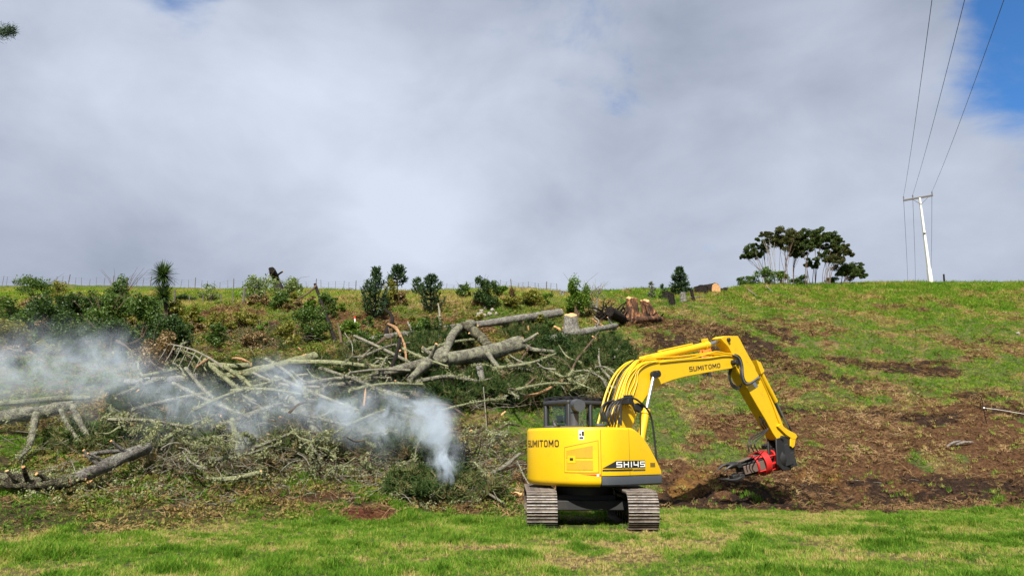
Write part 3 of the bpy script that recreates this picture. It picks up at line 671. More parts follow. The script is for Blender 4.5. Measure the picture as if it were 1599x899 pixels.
w = MB(); w.cyl((0, 0, 0.66), (0, 0, 0.86), 0.62, 40); w.build('swing_ring', MATS['dark_steel'], exc)
# ---- house: outline in plan, machine axes, clockwise from front right
HW = 1.235
def plan():
    pts = [(1.13, HW)]
    pts += [(f, HW) for f in (0.9, 0.6, 0.3, 0.05)]
    for k in range(0, 31):
        a = R_(k*6.0); f = -0.10-0.94*abs(math.sin(a))**0.92; r = HW*(abs(math.cos(a))**0.80)*(1 if math.cos(a) >= 0 else -1)
        pts.append((f-0.08*math.sin(a), r))
    return pts
PL = plan()
# resample by arc length
pv = [Vector((f, r)) for f, r in PL]; acc = [0.0]
for a_, b_ in zip(pv, pv[1:]): acc.append(acc[-1]+(b_-a_).length)
PLEN = acc[-1]
def psurf(s):
    s = min(max(s, 0), PLEN-1e-4); i = max(j for j in range(len(acc)-1) if acc[j] <= s); w = (s-acc[i])/max(1e-6, acc[i+1]-acc[i])
    p = pv[i].lerp(pv[i+1], w); e = 0.02
    def q(s_):
        s_ = min(max(s_, 0), PLEN-1e-4); j = max(k for k in range(len(acc)-1) if acc[k] <= s_); ww = (s_-acc[j])/max(1e-6, acc[j+1]-acc[j]); return pv[j].lerp(pv[j+1], ww)
    tn = (q(s+0.05)-q(s-0.05)).normalized(); n = Vector((-tn.y, tn.x))     # candidate normal
    if n.dot(p-Vector((0, 0))) < 0: n = -n
    return p, n
def surf(s, z, off=0.0):
    p, n = psurf(s); p = p+n*off; return M(p.x, p.y, z)
def s_at_px(u, v):                                # arc length whose surface point is seen at picture column u
    best = (1e9, 0)
    for k in range(400):
        s = PLEN*k/400; q = surf(s, 1.5)+XC; p, n = psurf(s)
        nn = Fv*n.x+Rv*n.y
        if nn.dot(Vector((0, 0, CAMZ))-q) <= 0: continue
        uu = 799.5+FPX*q.x/(q.y*math.cos(PITCH)+(q.z-CAMZ)*math.sin(PITCH))
        if abs(uu-u) < best[0]: best = (abs(uu-u), s)
    return best[1]
S_CW = s_at_px(938, 700)                          # seam where the counterweight begins
def ztop(s):                                      # hood falls away towards the front right corner
    f = psurf(s)[0].x
    if s > S_CW or f < 0.18: return 2.06
    q = (f-0.18)/0.95; return 2.06-0.86*q**1.75
def skin_strip(s0, s1, ns, prof, name, mat, cap=True):
    """wall swept along the plan between two arc lengths; prof(s) -> list of (z, inset)"""
    V = []; Fq = []; m_ = None
    for i in range(ns+1):
        s = s0+(s1-s0)*i/ns; pr = prof(s); m_ = len(pr)
        for z, ins in pr: V.append(surf(s, z, -ins))
    for i in range(ns):
        for j in range(m_-1): Fq.append((i*m_+j, (i+1)*m_+j, (i+1)*m_+j+1, i*m_+j+1))
    b = MB().add(V, Fq)
    return b
def rounded(z0, z1, rb, rt, depth):
    pr = [(z0, depth)]
    for k in range(5): a = R_(90*k/4); pr.append((z0+rb*(1-math.sin(a)) if False else z0+rb*(1-math.cos(a)), rb*(1-math.sin(a))))
    for k in range(5): a = R_(90*k/4); pr.append((z1-rt*(1-math.sin(a)), rt*(1-math.cos(a))))
    pr.append((z1, depth)); return pr
cw = skin_strip(S_CW+0.004, PLEN, 60, lambda s: rounded(0.86, 2.06, 0.13, 0.07, 0.75), 'counterweight', Yl)
cwo = cw.build('counterweight', Yl, exc, smooth=50)
def side_prof(s):
    z1 = ztop(s); return rounded(1.075, z1, 0.012, 0.06, 0.55)
S_983 = s_at_px(983, 700)
eng = skin_strip(S_983+0.004, S_CW-0.004, 12, side_prof, '', Yl).build('side_door', Yl, exc, smooth=50); eng['label'] = 'smooth yellow side door with model number'
hood = skin_strip(0.0, S_983-0.004, 24, side_prof, '', Yl)
# close the hood's front and fill its top
fr_pts = [surf(0.0, z, -i_) for z, i_ in side_prof(0.0)]
hood.add(fr_pts, [tuple(range(len(fr_pts)))])
hood.build('front_hood', Yl, exc, smooth=50)
# roof deck over the whole house, dark gap lines underneath
dk = MB(); top_poly = [(p.x*0.985, p.y*0.985) for p in pv if p.x < 0.22]
dk.prism(top_poly, lambda f, r: M(f, r, 2.0), lambda f, r: M(f, r, 2.054)); dk.build('engine_hood', Yl, exc, bevel=0.01)
core = MB(); core_poly = [(p.x*0.95, p.y*0.95) for p in pv]+[(-0.1, -1.17), (1.05, -1.17)]
core.prism(core_poly, lambda f, r: M(f, r, 0.9), lambda f, r: M(f, r, 1.15)); core.prism([(p.x*0.93, p.y*0.93) for p in pv if p.x < 0.5], lambda f, r: M(f, r, 1.15), lambda f, r: M(f, r, 1.99))
core.build('revolving_frame', Fb, exc)
fa = skin_strip(0.0, S_CW-0.004, 30, lambda s: [(0.86, 0.5)]+[(0.865+0.01*k, 0.03-0.0075*k*1.2) for k in range(3)]+[(0.90, -0.012), (1.05, -0.016), (1.065, -0.008), (1.068, 0.3)], '', Gr)
fp = [surf(0.0, z, -i_) for z, i_ in [(0.86, 0.5), (0.865, 0.03), (0.90, -0.012), (1.05, -0.016), (1.068, 0.3)]]; fa.add(fp, [tuple(range(5))])
fa.build('side_skirt', Gr, exc, smooth=40)
# patches that follow the bodywork
def patch(s0, s1, z0, z1, off, name, mat, parent, ns=10, skew=0.0, thick=0.006, cut=None):
    V = []; Fq = []
    for i in range(ns+1):
        q = i/ns; s = s0+(s1-s0)*q
        zt = z1-skew*q; zb = z0+(cut(q) if cut else 0)
        for z, o_ in ((zb, off-thick), (zb, off), (zt, off), (zt, off-thick)): V.append(surf(s, z, o_))
    for i in range(ns):
        for j in range(4): a_ = 4*i+j; b_ = 4*i+(j+1) % 4; Fq.append((a_, a_+4, b_+4, b_))
    Fq += [(0, 1, 2, 3), tuple(4*ns+j for j in (3, 2, 1, 0))]
    return MB().add(V, Fq).build(name, mat, parent, smooth=40)
def zpx(u, v):                                    # height on the bodywork seen at a picture point
    s = s_at_px(u, v); q = surf(s, 1.5)+XC; c_, s_ = math.cos(PITCH), math.sin(PITCH); yn = (449.5-v)/FPX
    return CAMZ+q.y*(s_+c_*yn)/(c_-s_*yn)-XC.z
SD0, SD1 = s_at_px(934, 700), s_at_px(882, 700)
zd0, zd1 = zpx(900, 737), zpx(900, 692)
# grill door: dark outline (shadow gap) under a proud door leaf
skd = zpx(934, 688)-zpx(884, 699)
gapo = patch(SD0-0.012, SD1+0.014, zd0-0.014, zpx(934, 688)+0.014, 0.003, 'door_gap', MATS['seam'], cwo, 14, skd)
door = patch(SD0, SD1, zd0, zpx(934, 688), 0.009, 'grill_door', Yl, exc, 14, skd, 0.010); door['label'] = 'yellow engine door with two mesh grills'
g0, g1 = s_at_px(926, 700), s_at_px(885, 700)
patch(g0, g1, zpx(900, 715), zpx(926, 695.5), 0.013, 'mesh_grill', MATS['mesh_grill'], door, 10, zpx(926, 695.5)-zpx(885, 703.5))
patch(g0, g1, zpx(900, 733.5), zpx(900, 718.5), 0.013, 'mesh_grill', MATS['mesh_grill'], door, 10)
for k in range(26):                               # expanded-metal look: thin ribs over the grills
    s_ = g0+(g1-g0)*(k+0.5)/26
    patch(s_-0.0035, s_+0.0035, zpx(900, 733), zpx(900, 719), 0.019, 'grill_rib', Yl, door, 1)
    zz = zpx(926, 695.5)-(zpx(926, 695.5)-zpx(885, 703.5))*(k+0.5)/26
    patch(s_-0.0035, s_+0.0035, zpx(900, 714.5), zz-0.01, 0.019, 'grill_rib', Yl, door, 1)
patch(s_at_px(899, 700), s_at_px(887, 700), zpx(893, 722.5), zpx(893, 711), 0.022, 'latch_plate', Yl, door, 4)
patch(s_at_px(895.5, 700), s_at_px(890.5, 700), zpx(893, 718.5), zpx(893, 714.5), 0.027, 'latch', MATS['dark_steel'], door, 2)
# decals
dec = patch(s_at_px(913, 700), s_at_px(904, 700), zpx(908, 686), zpx(908, 671), 0.004, 'warning_sticker', MATS['decal_white'], cwo, 3)
patch(s_at_px(912.3, 700), s_at_px(909, 700), zpx(908, 680), zpx(908, 673), 0.0075, 'sticker_print', MATS['decal_black'], dec, 2)
patch(s_at_px(908, 700), s_at_px(905, 700), zpx(908, 679.5), zpx(908, 676.5), 0.0075, 'sticker_print', MATS['decal_black'], dec, 2)
patch(s_at_px(912, 700), s_at_px(905, 700), zpx(908, 685), zpx(908, 681.5), 0.0075, 'sticker_print', MATS['grey_paint'], dec, 2)
sk = zpx(936, 740)
redst = patch(s_at_px(937.5, 700), s_at_px(906, 700), zpx(920, 743.5), zpx(920, 740), 0.004, 'reflector_stripe', MATS['decal_red'], cwo, 10, 0.0, 0.006, lambda q: 0.045*q)
patch(s_at_px(934.5, 700), s_at_px(931, 700), zpx(932, 743.5), zpx(932, 740), 0.0075, 'reflector_stripe', MATS['decal_white'], redst, 1)
# black model plate: wedge that widens towards the front
pa, pb, pc = s_at_px(1007, 720), s_at_px(962, 720), s_at_px(940.5, 720)
zlo, zhi = zpx(990, 730), zpx(990, 718.5)
pl1 = patch(pa, pb, zlo, zhi, 0.005, 'model_plate', MATS['decal_black'], eng, 8)
patch(pb, pc, zlo, zhi, 0.005, 'model_plate', MATS['decal_black'], eng, 8, (zhi-zlo)*0.98)
patch(s_at_px(987, 720), pc, zpx(970, 735), zpx(970, 732.2), 0.005, 'model_plate', MATS['decal_black'], eng, 8)
patch(pa, s_at_px(988, 720), zpx(997, 734.6), zpx(997, 732.0), 0.005, 'model_plate', MATS['grey_paint'], eng, 4)
patch(s_at_px(1022, 720), s_at_px(1015, 720), zpx(1018, 728.6), zpx(1018, 722), 0.004, 'sticker', MATS['seam'], eng, 2)
# lettering
def letter_polys(ch, thin=False):                              # square bold capitals: bars on a unit cell
    w, h = (0.18, 0.19) if thin else (0.24, 0.18); a, b = w, 1-w; lo, hi = h, 1-h; m0, m1 = 0.5-h/2, 0.5+h/2
    q = lambda x0, y0, x1, y1: [(x0, y0), (x1, y0), (x1, y1), (x0, y1)]
    return {'S': [q(0, 0, 1, lo), q(b, lo, 1, m0), q(0, m0, 1, m1), q(0, m1, a, hi), q(0, hi, 1, 1)], '5': [q(0, 0, 1, lo), q(b, lo, 1, m0), q(0, m0, 1, m1), q(0, m1, a, hi), q(0, hi, 1, 1)],
            'U': [q(0, lo, a, 1), q(b, lo, 1, 1), q(0.04, 0, 0.96, lo)], 'M': [q(0, 0, a*.85, 1), q(1-a*.85, 0, 1, 1), [(a*.85, 1), (a*.85, .62), (.5, .12), (.5, .5)], [(.5, .5), (.5, .12), (1-a*.85, .62), (1-a*.85, 1)]],
            'I': [q(0, 0, 1, 1)], '1': [q(.3, 0, .85, 1)], 'T': [q(0, hi, 1, 1), q(.5-w/2, 0, .5+w/2, hi)], 'O': [q(0, lo, a, hi), q(b, lo, 1, hi), [(.22, 0), (.78, 0), (1, lo), (0, lo)], [(0, hi), (1, hi), (.78, 1), (.22, 1)]],
            'H': [q(0, 0, a, 1), q(b, 0, 1, 1), q(a, m0, b, m1)], '4': [q(0, m0-.08, a, 1), q(a, m0-.12, b, m0+.08), q(b, 0, 1, 1)]}[ch]
def text_on(body, fn, name, mat, parent, bold=0.0):
    adv = {'I': 0.34, '1': 0.34, 'M': 1.25}; gp_ = 0.30 if mat is MATS['decal_white'] else 0.25; tot = sum(adv.get(c_, 1.0) for c_ in body)+gp_*(len(body)-1); x0 = 0.0
    for c_ in body:
        w_ = adv.get(c_, 1.0); V = []; Fq = []
        for pl_ in letter_polys(c_, mat is MATS['decal_white']):
            b_ = len(V); V += [tuple(fn((x0+px_*w_)/tot, py_)) for px_, py_ in pl_]; Fq.append(tuple(range(b_, b_+4)))
        me = bpy.data.meshes.new(name); me.from_pydata(V, [], Fq); me.update(); link(name, me, mat, parent); x0 += w_+gp_
tz0, tz1 = zpx(860, 697.5), zpx(860, 686.5)
ta, tb = s_at_px(828, 700), s_at_px(873, 700)
ta = ta+0.13
text_on('SUMITOMO', lambda x_, y_: surf(tb+(1-x_)*(ta-tb), tz0+(tz1-tz0)*y_, 0.006), 'letter', MATS['decal_black'], cwo, 0.018)
na, nb = s_at_px(1005.5, 720), s_at_px(961, 720)
text_on('SH145', lambda x_, y_: surf(nb+(na-nb)*x_, zpx(990, 728.8)+(zpx(990, 719.8)-zpx(990, 728.8))*y_, 0.02), 'letter', MATS['decal_white'], eng, 0.014)
# ---- cab
cabP = MB()
cf0, cf1, cr0, cr1, cz0, cz1 = -0.12, 1.45, -1.20, -0.32, 1.05, 2.72
cabo = empty('cab', (0, 0, 0)); cabo.parent = exc
cb = MB()
for f, r in ((cf0+0.06, cr0+0.06), (cf0+0.06, cr1-0.06), (cf1-0.10, cr0+0.05), (cf1-0.10, cr1-0.05), (0.62, cr0+0.04), (0.62, cr1-0.04)):
    wdt = 0.06 if f < 0.3 else 0.045
    cb.hexa([M(f-wdt, r-wdt, cz0), M(f+wdt, r-wdt, cz0), M(f+wdt, r+wdt, cz0), M(f-wdt, r+wdt, cz0), M(f-wdt, r-wdt*0.8, cz1-0.08), M(f+wdt, r-wdt*0.8, cz1-0.08), M(f+wdt, r+wdt*0.8, cz1-0.08), M(f-wdt, r+wdt*0.8, cz1-0.08)])
cb.box(M((cf0+cf1)/2, cr0+0.05, cz0+0.35), (0.78, 0.035, 0.35), AXM); cb.box(M((cf0+cf1)/2, cr1-0.05, cz0+0.35), (0.78, 0.035, 0.35), AXM)
cb.box(M(cf0+0.05, (cr0+cr1)/2, cz0+0.45), (0.035, 0.42, 0.45), AXM); cb.box(M(cf1-0.08, (cr0+cr1)/2, cz0+0.25), (0.035, 0.42, 0.25), AXM)
cb.build('cab_frame', MATS['cab_grey'], cabo, bevel=0.025)
rf = MB(); rf.prism([(cf0-0.02, cr0), (cf0-0.02, cr1), (cf1-0.05, cr1), (cf1+0.05, (cr0+cr1)/2+0.3), (cf1+0.05, (cr0+cr1)/2-0.3), (cf1-0.05, cr0)], lambda f, r: M(f, r, cz1-0.12), lambda f, r: M(f, r, cz1))
rf.build('cab_roof', MATS['cab_grey'], cabo, bevel=0.05, seg=3)
rk = MB()                                         # dark guard rack on the roof
for r in (cr0+0.08, -0.76, cr1-0.08): rk.box(M(0.72, r, cz1+0.04), (0.85, 0.03, 0.03), AXM)
for k in range(7): rk.box(M(0.0+k*0.24, (cr0+cr1)/2, cz1+0.065), (0.035, 0.42, 0.018), AXM)
rk.build('roof_guard', Bl, cabo)
gls = MATS['cab_glass']
for nm, c_, h_ in (('rear_window', M(cf0+0.05, -0.76, 2.24), (0.006, 0.36, 0.34)), ('side_window', M(0.26, cr1-0.05, 2.22), (0.30, 0.006, 0.40)), ('side_window', M(0.98, cr1-0.05, 2.12), (0.32, 0.006, 0.50)),
                   ('side_window', M(0.26, cr0+0.05, 2.22), (0.30, 0.006, 0.40)), ('side_window', M(0.98, cr0+0.05, 2.12), (0.32, 0.006, 0.50)), ('windscreen', M(cf1-0.09, -0.76, 2.1), (0.006, 0.36, 0.50))):
    MB().box(c_, h_, AXM).build(nm, gls, cabo)
st = MB(); st.box(M(0.42, -0.76, 1.55), (0.26, 0.25, 0.08), AXM)
st.hexa([M(0.14, -0.99, 1.6), M(0.28, -0.99, 1.6), M(0.28, -0.53, 1.6), M(0.14, -0.53, 1.6), M(0.02, -0.94, 2.18), M(0.12, -0.94, 2.18), M(0.12, -0.58, 2.18), M(0.02, -0.58, 2.18)])
st.box(M(0.06, -0.76, 2.29), (0.05, 0.13, 0.09), AXM); st.build('driver_seat', Bl, cabo, bevel=0.03)
wp = MB(); wp.tube(spline([M(cf0-0.05, -0.52, 1.98), M(cf0-0.09, -0.62, 2.05), M(cf0-0.09, -0.72, 2.20), M(cf0-0.06, -0.74, 2.26)]), [0.05]*6+[0.055]*6+[0.03]*7, 8); wp.build('mirror', Bl, cabo)
# exhaust stack with elbow behind the cab
ex = MB(); ex0 = P(897, 664, 16.9)-XC
e1 = P(897, 645, 16.9)-XC; e2 = P(898, 634, 16.9)-XC
ex.tube([Vector((ex0.x, ex0.y, 2.0)), Vector((e1.x, e1.y, e1.z))], 0.095, 16)
ex.tube(spline([e1, e2+Vector((0.0, 0.03, 0.02)), P(902, 632.5, 16.75)-XC, P(905, 632.5, 16.6)-XC], 5), [0.095, 0.1, 0.105, 0.11, 0.115, 0.12, 0.125, 0.128, 0.13, 0.132, 0.132, 0.132, 0.132, 0.132, 0.132, 0.13], 18)
ex.build('exhaust_stack', Gr, exc, smooth=50)
# small fittings on the deck
for u0, u1, v0, hh in ((840, 856, 664, 0.06), (936, 952, 663, 0.09), (866, 912, 664, 0.05)):
    a_ = surf(s_at_px(u0, 700), 2.05, -0.22); b_ = surf(s_at_px(u1, 700), 2.05, -0.22); d_ = (b_-a_).normalized(); n_ = d_.cross(Zv)
    MB().box((a_+b_)/2+Zv*hh/2, ((b_-a_).length/2, 0.07, hh/2), (d_, n_, Zv)).build('deck_fitting', Gr, exc, bevel=0.03)
# ---- boom, traced on the plane of its right-hand face
RB, HB = 0.06, 0.165
def pxpoly(pts, r): return [bp(u, v, r) for u, v in pts]
rbf = RB+HB
boom_px = [(958, 690), (962, 668), (966, 650), (970, 629), (976.5, 604), (982.5, 588), (989, 577), (998, 568.5), (1010, 563.5), (1030, 562), (1055, 560.5), (1085, 558.8), (1115, 556.5), (1140, 556), (1149, 559.5), (1152.3, 566), (1149, 572), (1142, 575.2),
           (1128, 577.5), (1113, 580), (1090, 584.2), (1070, 588), (1051, 593), (1035, 599), (1020, 607.5), (1010, 618), (1001, 632), (993, 650), (987, 668), (980, 690)]
bpoly = pxpoly(boom_px, rbf)
bo = MB(); bo.prism(bpoly, lambda f, z: M(f, RB-HB, z), lambda f, z: M(f, RB+HB, z)); boom = bo.build('boom', MATS['boom_yellow'], exc, smooth=30, bevel=0.012)
def on_plane(u, v, r): f, z = bp(u, v, r); return M(f, r, z)
text_c = [on_plane(1076.5, 580.2, rbf+0.004), on_plane(1125, 573.8, rbf+0.004), on_plane(1076.0, 573.4, rbf+0.004)]
text_on('SUMITOMO', lambda x_, y_: text_c[0]+(text_c[1]-text_c[0])*x_+(text_c[2]-text_c[0])*y_*1.12, 'letter', MATS['decal_black'], boom, 0.015)
# boom pins and lift cylinders
pn = MB()
for u, v, rr in ((1021, 584, 0.085), (1143, 566, 0.07)):
    f, z = bp(u, v, rbf); pn.cyl(M(f, RB-HB-0.16, z), M(f, RB+HB+0.16, z), rr, 16)
pn.build('boom_pin', MATS['dark_steel'], boom, bevel=0.01)
for sg in (1, -1):
    r = RB+sg*(HB+0.11)
    a_ = bp(999, 697, RB+HB+0.11); b_ = bp(1009, 640, RB+HB+0.11); c_ = bp(1021, 585, RB+HB+0.11)
    cy = MB(); cy.cyl(M(a_[0], r, a_[1]), M(b_[0], r, b_[1]), 0.088, 18); d_ = (M(b_[0], r, b_[1])-M(a_[0], r, a_[1])).normalized()
    cy.cyl(M(b_[0], r, b_[1])-d_*0.10, M(b_[0], r, b_[1])+d_*0.02, 0.105, 18)
    co_ = cy.build('lift_cylinder', MATS['boom_yellow'], exc, bevel=0.008)
    rd = MB(); rd.cyl(M(b_[0], r, b_[1]), M(c_[0], r, c_[1]), 0.045, 14); rd.build('piston_rod', MATS['chrome'], co_)
    ey = MB(); ey.cyl(M(c_[0], r-0.05, c_[1]), M(c_[0], r+0.05, c_[1]), 0.085, 16); ey.build('rod_eye', MATS['dark_steel'], co_)
# stick cylinder on top of the boom
cyc = MB(); r = RB
q0, q1, q2 = bp(1008, 560.5, RB), bp(1105, 538.5, RB), bp(1128, 530.5, RB)
cyc.cyl(M(q0[0], r, q0[1]), M(q1[0], r, q1[1]), 0.092, 18); d_ = (M(q1[0], r, q1[1])-M(q0[0], r, q0[1])).normalized(); cyc.cyl(M(q1[0], r, q1[1])-d_*0.16, M(q1[0], r, q1[1])+d_*0.01, 0.112, 18)
cyc.cyl(M(q0[0], r, q0[1])+d_*0.55, M(q0[0], r, q0[1])+d_*0.62, 0.11, 18)
tp0 = M(q0[0], r, q0[1])+d_*0.5+Zv*0.12; cyc.tube([tp0, tp0+d_*1.45], 0.022, 8); cyc.box(M(q1[0], r, q1[1])-d_*0.12+Zv*0.13, (0.09, 0.05, 0.05), (d_, Rv, d_.cross(Rv)))
sco = cyc.build('stick_cylinder', MATS['boom_yellow'], exc, bevel=0.006)
MB().cyl(M(q1[0], r, q1[1]), M(q2[0], r, q2[1]), 0.05, 14).build('piston_rod', MATS['chrome'], sco)
lg = MB(); lg.prism([bp(*p, RB) for p in ((998, 566), (1004, 556), (1012, 555), (1022, 563))], lambda f, z: M(f, RB-0.1, z), lambda f, z: M(f, RB+0.1, z)); lg.build('cylinder_bracket', MATS['boom_yellow'], boom)
# ---- stick
HS = 0.15; rsf = RB+HS
stick_px = [(1125, 527.5), (1131, 524.3), (1152.5, 524.5), (1156, 530), (1164, 546), (1178.5, 571), (1181, 579), (1193, 599), (1203, 618), (1212, 637), (1219, 653), (1224.5, 668), (1227, 676), (1226, 684), (1221.5, 688), (1213.5, 686), (1207, 676),
            (1196, 655.5), (1183, 634), (1170, 611.5), (1158, 590), (1149, 571), (1143.5, 552), (1137, 541), (1129, 533)]
spoly = pxpoly(stick_px, rsf)
stk = MB(); stk.prism(spoly, lambda f, z: M(f, RB-HS, z), lambda f, z: M(f, RB+HS, z)); stick = stk.build('stick', MATS['boom_yellow'], exc, smooth=30, bevel=0.012)
pn = MB()
for u, v, rr in ((1136.5, 530.5, 0.055), (1150, 566, 0.075), (1220, 683, 0.06)):
    f, z = bp(u, v, rsf); pn.cyl(M(f, RB-HS-0.06, z), M(f, RB+HS+0.06, z), rr, 16)
pn.build('stick_pin', MATS['dark_steel'], stick, bevel=0.008)
bk = MB()                                          # bucket cylinder along the front of the stick
b0, b1, b2 = bp(1181, 573, RB), bp(1209, 628, RB), bp(1228, 667, RB)
up = Vector((0, 0, 0))
bk.cyl(M(*[b0[0]+0.05, RB, b0[1]+0.02]), M(b1[0]+0.07, RB, b1[1]+0.02), 0.075, 16); bko = bk.build('bucket_cylinder', MATS['boom_yellow'], exc, bevel=0.006)
MB().cyl(M(b1[0]+0.07, RB, b1[1]+0.02), M(b2[0]+0.06, RB, b2[1]), 0.042, 12).build('piston_rod', MATS['chrome'], bko)
br = MB(); br.prism([bp(*p, RB) for p in ((1176, 562), (1183, 566), (1189, 580), (1184, 584))], lambda f, z: M(f, RB-0.10, z), lambda f, z: M(f, RB+0.10, z)); br.build('cylinder_bracket', MATS['boom_yellow'], stick)
for sg in (1, -1):
    r = RB+sg*(HS+0.035); rr_ = RB+HS+0.035
    lk_ = MB(); l0, l1, l2 = bp(1217, 668, rr_), bp(1240, 681.5, rr_), bp(1236, 697, rr_)
    lk_.prism([bp(*p, rr_) for p in ((1213, 665), (1217, 661.5), (1230, 671), (1241, 676.5), (1244, 681), (1241.5, 685.5), (1236, 685), (1226, 678))], lambda f, z: M(f, r-0.025, z), lambda f, z: M(f, r+0.025, z)); lk_.build('link_arm', MATS['boom_yellow'], exc, bevel=0.008)
    lk2 = MB(); lk2.prism([bp(*p, rr_) for p in ((1234, 680), (1242, 682), (1240, 696), (1237, 699), (1234, 696))], lambda f, z: M(f, r-0.02, z), lambda f, z: M(f, r+0.02, z)); lk2.build('link_arm', MATS['boom_yellow'], exc, bevel=0.006)
gp = MB(); gp.prism([bp(*p, rsf) for p in ((1178, 595), (1183, 602), (1180, 606), (1175, 599))], lambda f, z: M(f, rsf, z), lambda f, z: M(f, rsf+0.006, z)); gp.build('data_plate', MATS['chrome'], stick)
# ---- hoses and pipes
def hose(pts, rad, mat, name='hose', parent=exc, n=6): return MB().tube(spline(pts, 6), rad, n).build(name, MATS[mat], parent)
for k in range(6):                                 # yellow pipes over the boom's back, hanging free at its foot
    thick = k in (0, 3); r = RB-0.15+k*0.06; du = (3, 7, 11, 13, 15, 16)[k]
    path = [(945+du, 664), (951+du, 640), (960+du*.9, 612), (971+du*.7, 588), (985+du*.45, 571.5), (1003, 562.0), (1030, 559.5), (1060, 557), (1095, 553.5), (1120, 551.5), (1143, 554.5)]
    pts = []
    for i, (u, v) in enumerate(path):
        f, z = bp(u, v, rbf); j = 0.010*math.sin(i*1.9+k*2.1); pts.append(M(f+j, r+0.012*math.cos(i+k), z+j+0.012*(k % 3)))
    hose(pts, 0.026 if thick else 0.014, 'boom_yellow' if k != 2 else 'rubber', 'boom_pipe', boom)
for k in range(4):                                 # loose hoses draped over the boom's right face
    r = rbf+0.02+0.012*(k % 2)
    path = [(972+k*4.5, 640-k*4), (974+k*5, 618-k*2), (978+k*5.5, 600-k*1.5), (985+k*4.6, 583-k*1.4), (997+k*4.5, 571-k), (1013+k*5, 565-k*0.6)]
    hose([on_plane(u+1.5*math.sin(i*2+k*1.7), v, r) for i, (u, v) in enumerate(path)], 0.012, 'boom_yellow', 'boom_hose', boom)
for k, path in enumerate([[(1040, 563), (1075, 559.5), (1100, 554), (1117, 549), (1133, 551.5), (1147, 553.5), (1155, 560)], [(1030, 565.5), (1070, 561.5), (1105, 559), (1130, 555.5), (1148, 556.5), (1157, 563)]]):
    hose([on_plane(u, v, rbf+0.02) for u, v in path], 0.019, 'boom_yellow', 'boom_pipe', boom)
for k in range(4):                                 # black hoses from the deck into the boom foot
    path = [(952+k*5, 664-k), (947+k*6, 650-k*3), (953+k*6, 633-k*2), (966+k*5, 624-k), (981+k*3, 622+k*3), (990+k, 634+k*4)]
    hose([on_plane(u, v, rbf+0.05+0.05*k) for u, v in path], 0.024, 'rubber')
for k in range(3):
    path = [(941+k*3, 658), (938+k*4, 643), (944+k*4, 630-k), (957+k*4, 626), (968+k*4, 634+k*5), (976+k*3, 660)]
    hose([on_plane(u, v, rbf-0.1-0.05*k) for u, v in path], 0.022, 'rubber')
for k in range(3):                                 # loop of hose where boom meets stick
    path = [(1147, 553+k), (1155, 557+k), (1159.5, 570), (1160.5, 585), (1164, 595+k), (1171, 597.5+k*1.4), (1180, 592+k*2), (1187, 586+k*2.5)]
    hose([on_plane(u-k*1.6, v, rsf+0.05+0.03*k) for u, v in path], 0.02, 'rubber' if k != 1 else 'chrome')
for k in range(3):
    path = [(1145-k, 573), (1140-k, 583), (1141, 594+k*2), (1147, 602+k*2), (1154, 604+k), (1158, 600)]
    hose([on_plane(u, v, RB-0.05+0.05*k) for u, v in path], 0.02, 'rubber')
for k in range(3):                                 # hoses hanging from the stick to the gripping head
    path = [(1186+k*3, 648+k*3), (1188+k*4, 662), (1193+k*3, 671-k), (1186+k*2, 676+k*2), (1173+k*4, 683+k*2), (1168+k*5, 694), (1170+k*7, 705)]
    hose([on_plane(u, v, RB+0.02+0.07*k) for u, v in path], 0.018, 'rubber')
hose([on_plane(u, v, rsf+0.02) for u, v in [(1187, 587), (1196, 606), (1206, 630), (1214, 652), (1219, 664)]], 0.016, 'boom_yellow', 'stick_pipe', stick)
hose([on_plane(u, v, RB) for u, v in [(1206, 620), (1219, 647), (1230, 662), (1236, 675), (1236, 690)]], 0.03, 'rubber')
# hand rail and mirror on the right-hand side
rl = MB(); rr_ = 1.12
rl.tube(spline([on_plane(u, v, rr_) for u, v in [(1026.5, 742), (1024.5, 712), (1021.5, 680), (1017, 652), (1010, 638), (1001, 629), (992, 622.5), (983, 621)]], 5), 0.022, 8)
rl.tube([on_plane(1000, 680, rr_), on_plane(1000, 640, rr_)], 0.016, 8); rl.tube([on_plane(970, 664, 0.75), on_plane(969.5, 628, 0.75)], 0.02, 8); rl.tube(spline([on_plane(969.5, 629, 0.75), on_plane(975, 622, 0.85), on_plane(984, 621, 1.1)], 4), 0.02, 8)
rl.build('hand_rail', Bl, exc)
mi = MB(); mi.prism([bp(*p, 1.05) for p in ((989, 631), (996, 628.5), (1004, 633), (1003, 640), (998, 644), (992, 641))], lambda f, z: M(f, 1.0, z), lambda f, z: M(f, 1.08, z)); mi.build('mirror', Bl, exc, bevel=0.02)
vb = MB(); vb.box(on_plane(977, 627, 0.5), (0.09, 0.16, 0.06), AXM); vb.box(on_plane(981, 620, 0.55), (0.05, 0.1, 0.05), AXM); vb.build('valve_block', MATS['dark_steel'], exc, bevel=0.01)
for f_, z_ in ((0.62, 1.86), (1.02, 1.48)):
    w = MB(); w.box(M(f_, 0.62, z_-0.02), (0.2, 0.35, 0.12), AXM); w.build('tool_box', Bl, exc, bevel=0.06)
